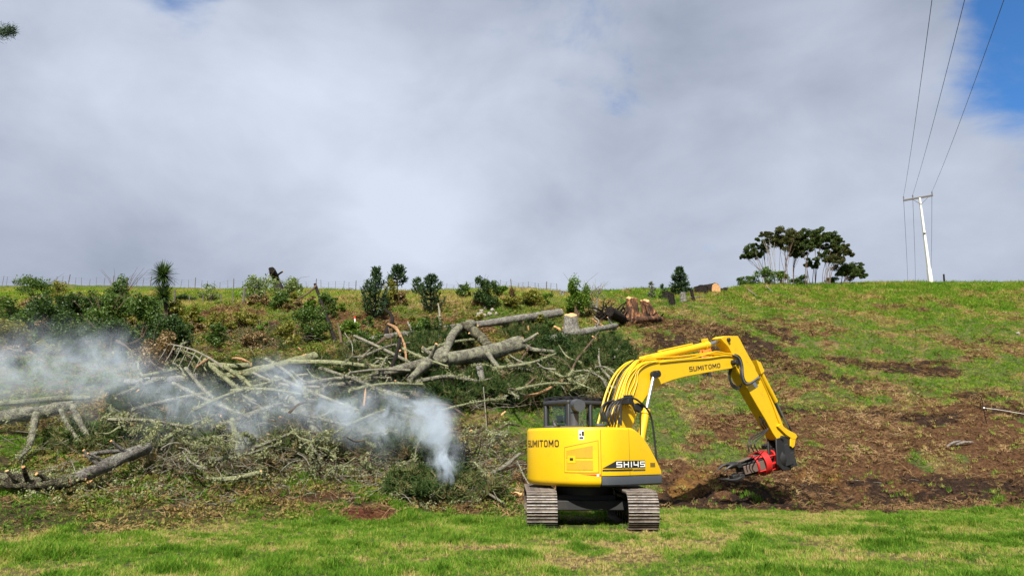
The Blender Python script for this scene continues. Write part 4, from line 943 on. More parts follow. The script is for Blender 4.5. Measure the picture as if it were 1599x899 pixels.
# ---- gripping head: black coupler, red cage, steel arms and prongs
att = empty('gripping_head', (0, 0, 0)); att.parent = exc
c0 = on_plane(1224, 712, RB)
ax = (Vector((-0.93, -0.28, -0.235))).normalized(); sy = ax.cross(Zv).normalized(); uz = sy.cross(ax).normalized(); AA = (ax, sy, uz)
def A(s, a, b): return c0+ax*s*1.07+sy*a+uz*b
cp = MB()
for sg in (1, -1):
    r = RB+sg*0.13
    cp.prism([bp(*p, RB+0.13) for p in ((1211, 684), (1226, 680), (1240, 690), (1240, 722), (1234, 733), (1222, 735), (1213, 725))], lambda f, z: M(f, r-0.025, z), lambda f, z: M(f, r+0.025, z))
cp.box(A(0.05, 0, 0.05), (0.16, 0.22, 0.30), AA); cp.box(A(-0.10, 0, -0.12), (0.12, 0.20, 0.20), AA)
cp.box(A(0.30, 0, 0.40), (0.26, 0.10, 0.06), AA)
cp.build('coupler', Bl, att, bevel=0.02)
rt = MB(); rt.cyl(A(0.18, 0, 0), A(0.34, 0, 0), 0.33, 28); rt.cyl(A(0.10, 0, 0), A(0.22, 0, 0), 0.25, 24)
for k in range(12): an = k*math.pi/6; rt.cyl(A(0.33, 0.29*math.cos(an), 0.29*math.sin(an)), A(0.365, 0.29*math.cos(an), 0.29*math.sin(an)), 0.022, 6)
rt.build('rotator', MATS['dark_steel'], att, bevel=0.012)
cg = MB()
def ring(s0, s1, ro, ri, n=32):
    V = []
    for k in range(n):
        an = 2*math.pi*k/n; c_, s_ = math.cos(an), math.sin(an)
        V += [A(s0, ro*c_, ro*s_), A(s1, ro*c_, ro*s_), A(s1, ri*c_, ri*s_), A(s0, ri*c_, ri*s_)]
    cg.add(V, [(4*k+j, 4*k+(j+1) % 4, 4*((k+1) % n)+(j+1) % 4, 4*((k+1) % n)+j) for k in range(n) for j in range(4)])
ring(0.36, 0.42, 0.30, 0.12); ring(0.62, 0.80, 0.345, 0.305); ring(0.97, 1.02, 0.29, 0.24)
for k in range(8):
    an = k*math.pi/4+0.2; c_, s_ = math.cos(an), math.sin(an); rad = uz*s_+sy*c_; tg = uz*c_-sy*s_
    cg.hexa([A(0.40, 0, 0)+rad*0.20-tg*0.022, A(0.40, 0, 0)+rad*0.20+tg*0.022, A(0.40, 0, 0)+rad*0.285+tg*0.022, A(0.40, 0, 0)+rad*0.285-tg*0.022, A(0.66, 0, 0)+rad*0.25-tg*0.022, A(0.66, 0, 0)+rad*0.25+tg*0.022, A(0.66, 0, 0)+rad*0.32+tg*0.022, A(0.66, 0, 0)+rad*0.32-tg*0.022])
for k in range(4):
    an = k*math.pi/2+0.75; c_, s_ = math.cos(an), math.sin(an); rad = uz*s_+sy*c_; tg = uz*c_-sy*s_
    cg.hexa([A(0.78, 0, 0)+rad*0.24-tg*0.05, A(0.78, 0, 0)+rad*0.24+tg*0.05, A(0.78, 0, 0)+rad*0.31+tg*0.05, A(0.78, 0, 0)+rad*0.31-tg*0.05, A(1.0, 0, 0)+rad*0.24-tg*0.03, A(1.0, 0, 0)+rad*0.24+tg*0.03, A(1.0, 0, 0)+rad*0.285+tg*0.03, A(1.0, 0, 0)+rad*0.285-tg*0.03])
cg.build('red_cage', MATS['red_paint'], att, bevel=0.01)
cyl = MB(); cyl.cyl(A(0.42, 0, 0), A(1.15, 0, 0), 0.13, 20); cyl.cyl(A(1.1, 0, 0), A(1.45, 0, 0), 0.06, 14)
for a_, b_ in ((0.16, 0.12), (-0.16, 0.12), (0.15, -0.14), (-0.15, -0.14)): cyl.cyl(A(0.62, a_, b_), A(1.1, a_, b_), 0.05, 12); cyl.cyl(A(1.08, a_, b_), A(1.5, a_*0.8, b_*1.1), 0.03, 10)
cyl.build('clamp_cylinder', MATS['dark_steel'], att, bevel=0.006)
for sg in (1, -1):
    pl = MB(); pl.hexa([A(0.72, sg*0.20, -0.15), A(0.72, sg*0.24, -0.15), A(0.72, sg*0.24, 0.10), A(0.72, sg*0.20, 0.10), A(1.42, sg*0.18, -0.14), A(1.42, sg*0.22, -0.14), A(1.42, sg*0.22, 0.09), A(1.42, sg*0.18, 0.09)])
    pl.build('guide_plate', MATS['rust_steel'], att, bevel=0.008)
    pl = MB(); pl.hexa([A(0.80, -0.14, sg*0.23), A(0.80, 0.14, sg*0.23), A(0.80, 0.14, sg*0.26), A(0.80, -0.14, sg*0.26), A(1.55, -0.06, sg*0.19), A(1.55, 0.06, sg*0.19), A(1.55, 0.06, sg*0.22), A(1.55, -0.06, sg*0.22)])
    pl.build('guide_plate', MATS['rust_steel'], att, bevel=0.008)
    hb = MB(); hb.cyl(A(1.52, -0.22, sg*0.16), A(1.52, 0.22, sg*0.16), 0.085, 14); hb.box(A(1.60, 0, sg*0.16), (0.14, 0.10, 0.07), AA); hb.build('jaw_hub', MATS['dark_steel'], att, bevel=0.01)
    for sg2 in (1, -1):
        ti = MB(); ti.tube(spline([A(1.50, sg2*0.17, sg*0.16), A(1.68, sg2*0.20, sg*0.20), A(1.86, sg2*0.20, sg*0.17), A(2.02, sg2*0.16, sg*0.10)], 3), [0.05, 0.05, 0.048, 0.046, 0.042, 0.038, 0.032, 0.024, 0.015, 0.006], 7)
        ti.build('prong', MATS['dark_steel'], att)
# ================================================================== FELLED TIMBER
LICH = []                                         # where shaggy lichen hangs on branches
def tuber(pts, rad, n=12, amp=0.10, seed=0):
    r = random.Random(seed); ph = [r.uniform(0, 6.28) for _ in range(6)]
    P_ = spline(pts, 5) if len(pts) > 2 else [Vector(pts[0]).lerp(Vector(pts[1]), k/8) for k in range(9)]
    m_ = len(P_); R0 = np.interp(np.linspace(0, 1, m_), np.linspace(0, 1, len(rad)), rad)
    b = MB(); ref = None; V = []
    for i, p in enumerate(P_):
        tn = (P_[min(i+1, m_-1)]-P_[max(i-1, 0)]).normalized()
        if ref is None: ref = tn.orthogonal().normalized()
        a = (ref-tn*ref.dot(tn)).normalized(); ref = a; c = tn.cross(a)
        for k in range(n):
            an = 2*math.pi*k/n; q = R0[i]*(1+amp*(math.sin(3*an+ph[0]+i*0.7)*0.4+math.sin(an*5+i*1.9+ph[1])*0.35+math.sin(i*1.3+ph[2])*0.4+(r.random()-0.5)*0.5))
            V.append(p+a*(q*math.cos(an))+c*(q*math.sin(an)))
    Fq = [(i*n+k, i*n+(k+1) % n, (i+1)*n+(k+1) % n, (i+1)*n+k) for i in range(m_-1) for k in range(n)]
    Fq += [tuple(range(n-1, -1, -1)), tuple((m_-1)*n+k for k in range(n))]
    b.add(V, Fq); return b, P_, R0
def disc(p, nrm, rad, name, mat, parent, jag=0.0, seed=1):
    r = random.Random(seed); nrm = nrm.normalized(); a = nrm.orthogonal().normalized(); c = nrm.cross(a); n = 14; V = [p+nrm*(0.012+jag*rad*r.random())]
    for k in range(n): an = 2*math.pi*k/n; V.append(p+a*math.cos(an)*rad*0.97*r.uniform(0.93, 1.03)+c*math.sin(an)*rad*0.97*r.uniform(0.93, 1.03)+nrm*(0.006+jag*rad*r.random()))
    V += [p+(q-p)*0.98-nrm*0.03 for q in V[1:]]
    Fq = [(0, 1+k, 1+(k+1) % n) for k in range(n)]+[(1+k, 1+n+k, 1+n+(k+1) % n, 1+(k+1) % n) for k in range(n)]
    return MB().add(V, Fq).build(name, mat, parent, smooth=25)
LOGN = [0]
def log(path, dia, mat, label, cat='log', group=None, name='felled_log', ends='', torn=False, lich=0, stubs=0, amp=0.16, n=12):
    """path: (u, v, lift) picture points read off on the slope; dia: picture widths along it"""
    LOGN[0] += 1; sd_ = LOGN[0]; r = random.Random(sd_*13)
    pts = [L(u, v, l) for u, v, l in path]
    # keep a log straight-ish in depth
    if len(pts) > 2:
        ys_ = np.array([p.y for p in pts]); k = np.linspace(0, 1, len(pts)); fit = np.polyval(np.polyfit(k, ys_, 1), k)
        pts = [P(u, v, 0.4*y0+0.6*yf) for (u, v, l), y0, yf in zip(path, ys_, fit)]
    rad = [d_*0.5*pts[min(i, len(pts)-1)].y/FPX for i, d_ in enumerate(dia)] if len(dia) == len(pts) else [d_*0.5*pts[0].y/FPX for d_ in dia]
    org = pts[0].copy(); loc = [p-org for p in pts]
    b, PP, RR = tuber(loc, rad, n, amp, sd_)
    o = b.build(name, MATS[mat], None, smooth=60); o.location = org; tag(o, label, cat, group)
    if '0' in ends: disc(PP[0], PP[0]-PP[1], RR[0], 'cut_face', MATS['torn_wood' if torn else 'cut_wood'], o, 0.5 if torn else 0.06, sd_)
    if '1' in ends: disc(PP[-1], PP[-1]-PP[-2], RR[-1], 'cut_face', MATS['torn_wood' if torn else 'cut_wood'], o, 0.5 if torn else 0.06, sd_+5)
    for k in range(stubs):
        i = r.randrange(1, len(PP)-1); d_ = Vector((r.uniform(-1, 1), r.uniform(-1, 0.3), r.uniform(-0.2, 1))).normalized(); ln = RR[i]*r.uniform(2.0, 4.5); q = RR[i]*r.uniform(0.22, 0.4)
        sb_, sp, sr = tuber([PP[i], PP[i]+d_*ln*0.6, PP[i]+d_*ln+Vector((0, 0, r.uniform(-.1, .1)))], [q*1.2, q, q*0.7], 7, 0.1, sd_+k)
        so = sb_.build('branch_stub', MATS[mat], o, smooth=60)
        disc(sp[-1], sp[-1]-sp[-2], sr[-1], 'cut_face', MATS['cut_wood'], so, 0.3, sd_+k)
    if lich:
        for k in range(int(lich*len(PP))):
            i = r.randrange(len(PP)-1); q = PP[i].lerp(PP[i+1], r.random()); LICH.append((org+q+Vector((r.uniform(-1, 1), r.uniform(-1, 1), r.uniform(-0.9, 0.8)))*RR[i]*0.95, RR[i]))
    return o
bark('bark_front', [(0.010, 0.008, 0.007), (0.045, 0.036, 0.028), (0.12, 0.10, 0.08)], (0.30, 0.30, 0.18), 0.48, 0.60, 0.8)
# --- main trunks
log([(540, 536, .3), (600, 526, .35), (660, 518, .4), (760, 505, .5), (840, 493, .5), (876, 488, .5)], [7, 9, 10, 12, 13, 13], 'bark_grey', 'long straight grey log lying above the pile, its end beside a small cut stump', ends='1', stubs=3)
log([(500, 605, .5), (560, 596, .7), (620, 578, .9), (680, 564, 1.0), (750, 553, 1.0), (812, 536, 1.0)], [7, 10, 15, 20, 25, 23], 'bark_lichen', 'thickest felled trunk of the pile, lichen-crusted, with sawn branch stubs', ends='1', torn=True, stubs=5, n=16, lich=2)
log([(640, 592, .9), (668, 566, 1.0), (694, 547, 1.1)], [10, 15, 16], 'bark_lichen', 'short thick pale limb leaning up out of the biggest trunk', ends='1', lich=2)
log([(694, 560, 1.1), (703, 530, 1.2), (716, 514, 1.2), (738, 505, 1.1)], [10, 13, 14, 13], 'bark_lichen', 'bent pale limb arching up to meet the long straight log', lich=2)
log([(724, 507, 1.2), (742, 518, 1.2), (766, 543, 1.1)], [13, 16, 14], 'bark_front', 'dark thick limb slanting down from the arch onto the biggest trunk', stubs=1)
log([(862, 530, .5), (890, 522, .6), (930, 515, .5), (962, 508, .4)], [13, 12, 10, 8], 'bark_grey', 'grey log with an orange broken end pointing at the upturned stumps', ends='1', torn=True, stubs=2)
log([(808, 532, .9), (830, 545, .8), (852, 548, .7), (884, 552, .5)], [8, 8, 7, 6], 'bark_lichen', 'crooked pale limb with a split orange tip near the foliage heap', ends='1', torn=True)
log([(352, 588, .7), (400, 580, .8), (450, 568, .9), (492, 556, .9)], [11, 15, 16, 13], 'bark_moss', 'thick green-mossed trunk running behind the smoke', ends='1', stubs=2, lich=5)
log([(455, 565, 1.0), (520, 566, 1.0), (580, 572, 1.0), (622, 577, .9)], [8, 8, 7, 5], 'bark_moss', 'slender mossy limb reaching from the mossed trunk to the biggest one', lich=5)
log([(196, 597, .5), (250, 594, .6), (310, 589, .6)], [11, 13, 12], 'bark_grey', 'grey trunk half lost in smoke below the round dark shrub', ends='', lich=2)
log([(214, 590, .7), (245, 583, .7), (276, 577, .7)], [6, 7, 6], 'bark_moss', 'short mossy limb lying above the smoke-wrapped grey trunk', lich=6)
log([(330, 570, .6), (362, 572, .7), (392, 570, .7)], [9, 10, 9], 'bark_moss', 'mossy log end below a bare orange splinter', ends='1', lich=3)
log([(-40, 662, .4), (10, 650, .6), (60, 643, .8), (116, 632, .8)], [22, 21, 20, 15], 'bark_lichen', 'thick lichen-covered limb at the picture edge with branches propping it up', lich=4)
log([(56, 646, .8), (52, 672, .6), (44, 698, .4), (30, 714, .1)], [11, 10, 9, 5], 'bark_lichen', 'stout branch bracing the edge limb, nearest the picture edge', 'branch', None, 'branch', lich=4)
log([(95, 640, .8), (106, 664, .6), (126, 692, .2)], [7, 6, 4], 'bark_lichen', 'thin bent branch hanging from the edge limb between two thicker ones', 'branch', None, 'branch', lich=4)
log([(113, 634, .8), (124, 658, .6), (138, 684, .2)], [9, 9, 8], 'bark_lichen', 'stout branch bracing the far tip of the edge limb', 'branch', None, 'branch', lich=4)
log([(-30, 632, .6), (40, 627, .8), (90, 622, .9), (142, 621, .8)], [8, 9, 9, 7], 'bark_moss', 'long mossy limb behind the smoke above the propped edge limb', lich=4)
log([(-14, 744, .3), (30, 752, .3), (70, 757, .3), (118, 748, .3)], [22, 20, 21, 15], 'bark_front', 'charred dark log in the front corner with a bright orange broken end', ends='0', torn=True, stubs=4, amp=.4, n=16, lich=4)
log([(108, 752, .3), (146, 735, .5), (184, 718, .6), (232, 697, .7)], [15, 19, 19, 17], 'bark_grey', 'pale grey log angled up out of the charred front log', ends='0', torn=True, stubs=3, amp=.28, n=14, lich=2)
log([(132, 711, .6), (160, 706, .7), (190, 704, .6)], [7, 7, 6], 'bark_grey', 'short stick with an orange tip on top of the pale grey log', 'branch', None, 'branch', ends='0', torn=True)
log([(424, 421, 1.4), (431, 436, 1.0), (438, 460, .0)], [10, 12, 15], 'bark_dark', 'burnt black snag standing tilted on the skyline in a pale bush', 'snag', None, 'burnt_snag', stubs=1)
# --- leaning and broken stems
log([(492, 444, 1.45), (502, 472, 1.1), (513, 502, .7), (526, 538, .1)], [4.5, 5, 5.5, 7], 'bark_dark', 'thin charred stem leaning over the pile with a torn orange top', 'snag', None, 'leaning_stem', ends='0', torn=True)
log([(494, 446, 1.4), (482, 457, 1.2), (464, 468, .8)], [4, 3, 2], 'twig_brown', 'bare side branch drooping from the top of the charred leaning stem', 'branch', None, 'branch')
log([(527, 505, .8), (531, 520, .5), (533, 536, .1)], [3, 4, 5], 'twig_brown', 'short splintered stick standing just beside the charred leaning stem', 'snag', None, 'broken_stem')
log([(602, 526, .2), (605, 512, .6), (612, 503, .8), (611, 492, 1.0), (601, 483, 1.2)], [7, 7, 6, 5, 4], 'bark_dark', 'hooked black stem curling upright above the pile', 'snag', None, 'broken_stem')
log([(606, 506, 1.3), (618, 512, 1.3), (626, 526, 1.2), (633, 545, 1.0), (635, 590, .6)], [4, 6, 4.5, 4, 3], 'torn_wood', 'stripped orange stem bent over beside the hooked black one', 'snag', None, 'broken_stem')
log([(625, 528, 1.3), (618, 556, 1.1), (606, 586, .9), (604, 608, .6)], [5, 6, 6, 5], 'bark_dark', 'dark snapped stem crossing in front of the bent orange one', 'snag', None, 'broken_stem')
log([(255, 536, 1.3), (284, 541, 1.2), (310, 550, 1.1), (338, 566, 1.0), (366, 590, .8)], [2, 3, 3.5, 4, 5], 'twig_grey', 'long bare silver branch with a comb of twigs in front of the dark shrub', 'branch', None, 'branch')
for k, (u, v) in enumerate([(262, 538), (272, 540), (283, 542), (293, 545), (305, 550), (315, 555)]):
    log([(u, v, 1.2), (u-6, v+12, 1.1), (u-14, v+24+k, .9)], [2, 1.6, 1.0], 'twig_grey', 'silver side twig hanging from the comb-like bare branch', 'twig', 'twigs of the bare silver branch', 'twig')
log([(553, 524, 1.2), (590, 541, 1.2), (625, 558, 1.1), (640, 566, 1.0)], [4, 5, 5, 4], 'twig_grey', 'straight thin pale pole slanting down past the bent orange stem', 'branch', None, 'branch', lich=2)
log([(545, 582, 1.1), (590, 577, 1.1), (640, 578, 1.0)], [4, 4, 4], 'twig_grey', 'thin grey pole lying level across the middle of the pile', 'branch', None, 'branch')
log([(650, 596, 1.0), (700, 588, 1.0), (748, 596, .8)], [7, 7, 5], 'bark_lichen', 'pale branch running along the shaded side of the thickest trunk', 'branch', None, 'branch', lich=4)
log([(748, 570, 1.1), (752, 590, .8), (755, 606, .5)], [11, 10, 8], 'bark_grey', 'pale sawn stub hanging down under the thickest trunk', 'branch', None, 'branch', ends='1')
log([(755, 604, .9), (757, 630, .7), (760, 668, .2)], [1.6, 1.4, 1.2], 'twig_grey', 'fine straight stick standing in the grass below the thickest trunk', 'twig', None, 'twig')
log([(762, 552, 1.2), (772, 566, 1.1), (786, 582, .9)], [8, 8, 6], 'bark_lichen', 'stubby lichen-grey branch pointing down from the thickest trunk', 'branch', None, 'branch', ends='1')
log([(785, 585, .8), (800, 574, .9), (815, 560, .9), (838, 520, .9)], [4, 5, 4, 2], 'twig_brown', 'thin brown stick poking up through the green heap', 'branch', None, 'branch')
log([(888, 588, .8), (902, 560, 1.0), (918, 540, 1.1), (935, 518, 1.2)], [3, 4, 3, 1.5], 'twig_brown', 'bare brown stick rising out of the heap toward the upturned stumps', 'branch', None, 'branch')
log([(895, 590, .8), (925, 583, .8), (958, 577, .7)], [4, 4, 3], 'bark_moss', 'pale green pole lying on the foliage heap nearest the digger boom', 'branch', None, 'branch', lich=3)
log([(818, 620, .6), (845, 613, .7), (868, 600, .7), (885, 588, .7)], [4, 6, 4, 2.5], 'torn_wood', 'split branch showing bright orange wood above the digger cab', 'branch', None, 'branch')
log([(764, 740, .3), (786, 729, .4), (812, 708, .5)], [5, 7, 4], 'twig_grey', 'pale forked branch lying just left of the digger counterweight', 'branch', None, 'branch', ends='0')
log([(808, 720, .5), (818, 742, .3), (835, 770, .1)], [2.5, 2.5, 2], 'twig_grey', 'thin pole propped between brush and digger track', 'branch', None, 'branch')
log([(666, 738, .5), (678, 755, .4), (692, 778, .2)], [3, 4, 3], 'twig_brown', 'reddish stick crossing the foot of the burning heap', 'branch', None, 'branch')
log([(672, 775, .25), (684, 768, .3), (692, 758, .35)], [7, 7, 6], 'bark_moss', 'short mossy stick at the foot of the burning heap', 'branch', None, 'branch')
log([(735, 760, .3), (755, 766, .3), (775, 778, .2), (788, 786, .1)], [3, 4, 4, 3], 'twig_grey', 'crooked grey stick on red soil near the digger track', 'branch', None, 'branch')
log([(330, 748, .3), (370, 746, .4), (408, 736, .5)], [6, 8, 7], 'bark_moss', 'stubby mossy log on the weedy bank in front of the smoke', 'branch', None, 'branch', ends='1', lich=3)
log([(455, 622, 1.0), (472, 640, .9), (492, 672, .7), (515, 690, .5)], [9, 10, 9, 7], 'bark_lichen', 'pale limb slanting down through the thick of the smoke', lich=3)
log([(330, 668, .8), (370, 655, .9), (410, 640, 1.0), (440, 630, 1.0)], [7, 8, 8, 6], 'bark_lichen', 'lichen-grey limb rising toward the slanting pale one in the smoke', lich=4)
log([(362, 655, .9), (368, 685, .6), (372, 715, .3)], [8, 8, 7], 'bark_moss', 'upright lichen-hung branch in the middle of the smoke', 'branch', None, 'branch', lich=7)
log([(320, 562, 1.0), (345, 585, 1.0), (372, 608, .9), (392, 632, .8)], [7, 7, 6, 5], 'bark_moss', 'shaggy mossy limb falling across the end of the mossed trunk', 'branch', None, 'branch', lich=8)
log([(350, 572, 1.0), (380, 592, 1.0), (404, 616, .9)], [6, 6, 5], 'bark_moss', 'shaggy mossy limb beside the longer one below the mossed trunk', 'branch', None, 'branch', lich=8)
log([(395, 582, 1.1), (440, 600, 1.0), (500, 604, .9)], [4, 5, 4], 'twig_grey', 'bleached branch bowing over the smoke behind the pile', 'branch', None, 'branch')
log([(580, 605, .9), (600, 612, .9), (636, 622, .6)], [8, 9, 7], 'bark_lichen', 'lichened limb with an orange snapped end just above the smoke', ends='1', torn=True, lich=3)
log([(655, 634, .7), (680, 631, .7), (706, 635, .6), (728, 652, .4)], [4, 5, 4, 2], 'twig_brown', 'bleached forked twig in the grass beside the head of the smoke', 'branch', None, 'branch')
log([(568, 634, .8), (570, 618, .9), (571, 606, 1.0)], [3, 4, 1.5], 'torn_wood', 'upright orange splinter standing at the edge of the smoke', 'splinter', None, 'splinter')
for (u, v, lb) in ((318, 565, 'pale'), (375, 560, 'long')):
    log([(u-12, v+8 if lb == 'pale' else v-1, 1.0), (u, v, 1.05), (u+12 if lb == 'pale' else u+16, v-8 if lb == 'pale' else v+6, 1.0)], [2.5, 5, 2], 'torn_wood', 'bare orange splinter of wood by the comb-like branch' if lb == 'pale' else 'curved orange slab of split wood on the mossed trunk', 'splinter', None, 'splinter')
# --- individual loose branches of the tangle
TZ = [((250, 560, 60, 26), 10), ((420, 610, 90, 30), 22), ((330, 690, 90, 36), 26), ((470, 700, 80, 30), 20), ((600, 560, 60, 24), 16), ((760, 590, 80, 26), 16), ((900, 585, 55, 30), 18), ((600, 705, 70, 24), 10), ((760, 700, 50, 40), 8), ((210, 670, 60, 26), 8)]
rr2 = random.Random(91)
ZL = ['between the round dark shrub and the smoke', 'by the end of the mossed trunk in the smoke', 'in the middle of the smoke', 'along the front edge of the smoke', 'near the crown of the thickest trunk', 'in the green heap below the thickest trunk', 'in the green heap by the digger boom', 'between the burning heap and the smoke head', 'in the grass strip beside the digger', 'in the smoke behind the pale grey log']
MW = {'twig_grey': 'thin grey', 'bark_lichen': 'lichen-crusted', 'twig_brown': 'thin brown', 'bark_moss': 'mossy green'}
for zi, ((cu, cv, ru, rv), nb_) in enumerate(TZ):
    for k in range(nb_):
        u = cu+rr2.uniform(-1, 1)*ru; v = cv+rr2.uniform(-1, 1)*rv; ln = rr2.uniform(18, 55); an = rr2.gauss(0.15, 0.55)+(math.pi if rr2.random() < .5 else 0); l0 = rr2.uniform(.45, 1.2)*(1 if v < 690 else .5)
        pth = [(u+math.cos(an+0.3*(q-1))*ln*(q-1)*0.5, min(742, v+math.sin(an+0.3*(q-1))*ln*(q-1)*0.5), max(.1, l0+rr2.uniform(-.15, .2))) for q in range(3)]
        d0 = rr2.uniform(1.8, 4.8); mt = rr2.choice(['twig_grey', 'bark_lichen', 'twig_brown', 'bark_moss'])
        log(pth, [d0, d0*0.8, d0*0.5], mt, '%s loose branch tangled %s' % (MW[mt], ZL[zi]), 'branch', '%s loose branches %s' % (MW[mt], ZL[zi]), 'branch', n=6, lich=rr2.choice([0, 1, 3]))
LB = [((205, 640), (330, 612), 7, 'middle of the smoke, rising away from the twiggy bush'), ((170, 655), (300, 668), 6, 'smoke behind the pale grey log, nearly level'), ((270, 598), (392, 652), 6, 'smoke, falling toward the upright lichen-hung branch'), ((300, 640), (440, 592), 7, 'smoke, crossing below the mossed trunk'), ((395, 700), (520, 640), 6, 'smoke, rising toward the digger'), ((430, 588), (560, 640), 6, 'smoke, falling away from the mossed trunk'), ((250, 690), (352, 640), 5, 'front of the smoke, slanting up'), ((470, 600), (610, 590), 7, 'gap behind the smoke head, level'),
      ((500, 575), (600, 612), 6, 'middle of the pile, falling under the biggest trunk'), ((545, 610), (660, 600), 6, 'shade of the biggest trunk, level'), ((600, 640), (500, 690), 5, 'head of the smoke, slanting down'), ((660, 548), (742, 530), 6, 'arch of limbs, nearly level'), ((620, 540), (700, 572), 5, 'tangle right of the bent orange stem'), ((770, 575), (868, 552), 6, 'green heap, rising from the biggest trunk'), ((800, 610), (905, 600), 5, 'green heap above the cab, level'), ((850, 575), (930, 610), 4, 'green heap behind the boom, falling'), ((360, 610), (470, 615), 6, 'smoke under the mossed trunk, level'), ((290, 575), (360, 640), 6, 'tangle below the comb-like branch, steep'), ((415, 560), (480, 620), 5, 'tangle behind the smoke, steep'), ((180, 620), (260, 590), 6, 'smoke below the dark shrub, rising'), ((520, 690), (620, 672), 5, 'front of the smoke head, level'), ((330, 720), (440, 690), 5, 'front edge of the pile, slanting up'), ((690, 640), (790, 622), 4, 'foot of the green heap, level'), ((560, 560), (640, 535), 5, 'tangle behind the hooked black stem, rising'), ((440, 640), (560, 668), 6, 'thick of the smoke, falling')]
for (ua, va), (ub, vb), dd, wh in LB:
    um, vm = (ua+ub)/2+rr2.uniform(-6, 6), (va+vb)/2+rr2.uniform(-7, 5); l_ = 1.0 if va < 660 else .7
    log([(ua, va, l_), (um, vm, l_+.1), (ub, vb, l_)], [dd, dd*.85, dd*.5], rr2.choice(['bark_lichen', 'bark_lichen', 'bark_moss']), 'long pale limb in the %s' % wh, 'branch', None, 'long_limb', lich=4, stubs=2, n=8)
# --- orange chips and torn wood that catch the light
for k, (u, v, w) in enumerate([(575, 620, 7), (345, 650, 9), (420, 678, 6), (440, 651, 6), (490, 682, 7), (552, 694, 9), (140, 752, 8), (468, 545, 6), (474, 555, 8), (624, 548, 8), (745, 512, 8), (825, 512, 6), (868, 534, 8), (928, 528, 8), (870, 512, 9), (215, 610, 6), (205, 662, 8), (1010, 752, 6), (806, 770, 12), (786, 645, 7), (735, 672, 4), (620, 596, 7), (770, 610, 6)]):
    c = L(u, v, 0.5 if v < 740 else 0.12); s_ = w*c.y/FPX*0.5; r = random.Random(k)
    d_ = Vector((r.uniform(-1, 1), r.uniform(-.6, .3), r.uniform(-.3, .9))).normalized(); b, _, _ = tuber([c-d_*s_*1.4-c, Vector((0, 0, 0)), d_*s_*1.4], [s_*0.25, s_*0.55, s_*0.18], 6, 0.35, k)
    o = b.build('wood_chip', MATS['cut_wood'], None, smooth=20); o.location = c; tag(o, 'small piece of split orange wood in the felled timber', 'wood chip', 'orange wood pieces in the felled timber')
# --- fine brushwood nobody could count
bw = {'twig_grey': MB(), 'twig_brown': MB()}
ZN = [((130, 690, 130, 60), 130), ((330, 660, 150, 80), 800), ((520, 660, 140, 70), 560), ((430, 728, 230, 20), 320), ((330, 695, 120, 34), 420), ((330, 560, 110, 40), 160), ((600, 560, 120, 40), 200), ((780, 600, 120, 40), 420), ((910, 580, 70, 45), 420), ((600, 590, 150, 30), 260), ((620, 730, 110, 30), 360), ((765, 715, 50, 50), 240), ((700, 768, 90, 14), 160), ((250, 760, 200, 30), 120), ((420, 525, 80, 20), 90), ((500, 765, 100, 22), 50), ((1330, 720, 250, 40), 90)]
for (cu, cv, ru, rv), nb_ in ZN:
    for k in range(nb_):
        a_ = rr2.uniform(0, 6.283); q = math.sqrt(rr2.random()); c = L(cu+math.cos(a_)*ru*q, cv+math.sin(a_)*rv*q, rr2.uniform(0.02, 0.55)*(1 if cv < 720 else .45) if cu < 1000 else 0.04)
        d_ = Vector((rr2.uniform(-1, 1), rr2.uniform(-.5, .5), rr2.gauss(0.02, 0.32 if cu < 1000 else 0.05))).normalized(); ln = rr2.uniform(0.25, 1.1)*(1 if cu < 1000 else 0.5)*(1 if cv < 720 else .55); bend = Vector((rr2.gauss(0, .12), rr2.gauss(0, .12), rr2.gauss(0, .16)))*ln
        r0 = rr2.uniform(0.005, 0.014); bw['twig_grey' if rr2.random() < 0.55 else 'twig_brown'].tube([c-d_*ln/2, c+bend*0.5, c+d_*ln/2], [r0, r0*0.8, r0*0.4], 4, cap=False)
for k_, nm in (('twig_grey', 'pale grey'), ('twig_brown', 'brown')):
    o = bw[k_].build('brushwood', MATS[k_], None, smooth=60); tag(o, '%s brushwood and snapped twigs strewn through the felled pile' % nm, 'brushwood', kind='stuff')
# --- charred heap that feeds the smoke
hp = L(706, 745); hp.z = H1(hp.x, hp.y); hm = MB(); r = random.Random(31)
for k in range(150):
    b0 = Vector((r.gauss(0, .22), r.gauss(0, .2), r.uniform(-.05, .75))); d_ = Vector((r.gauss(0, .6), r.gauss(0, .5), r.gauss(.5, .5))).normalized(); ln = r.uniform(.2, .6); q = r.uniform(.008, .03)
    hm.tube([b0, b0+d_*ln*.5+Vector((r.gauss(0, .03), 0, 0)), b0+d_*ln], [q, q*.8, q*.3], 5)
o = hm.build('burning_heap', MATS['bark_dark'], None, smooth=60); o.location = hp; tag(o, 'blackened heap of burning brush at the foot of the smoke column', 'burning brush')
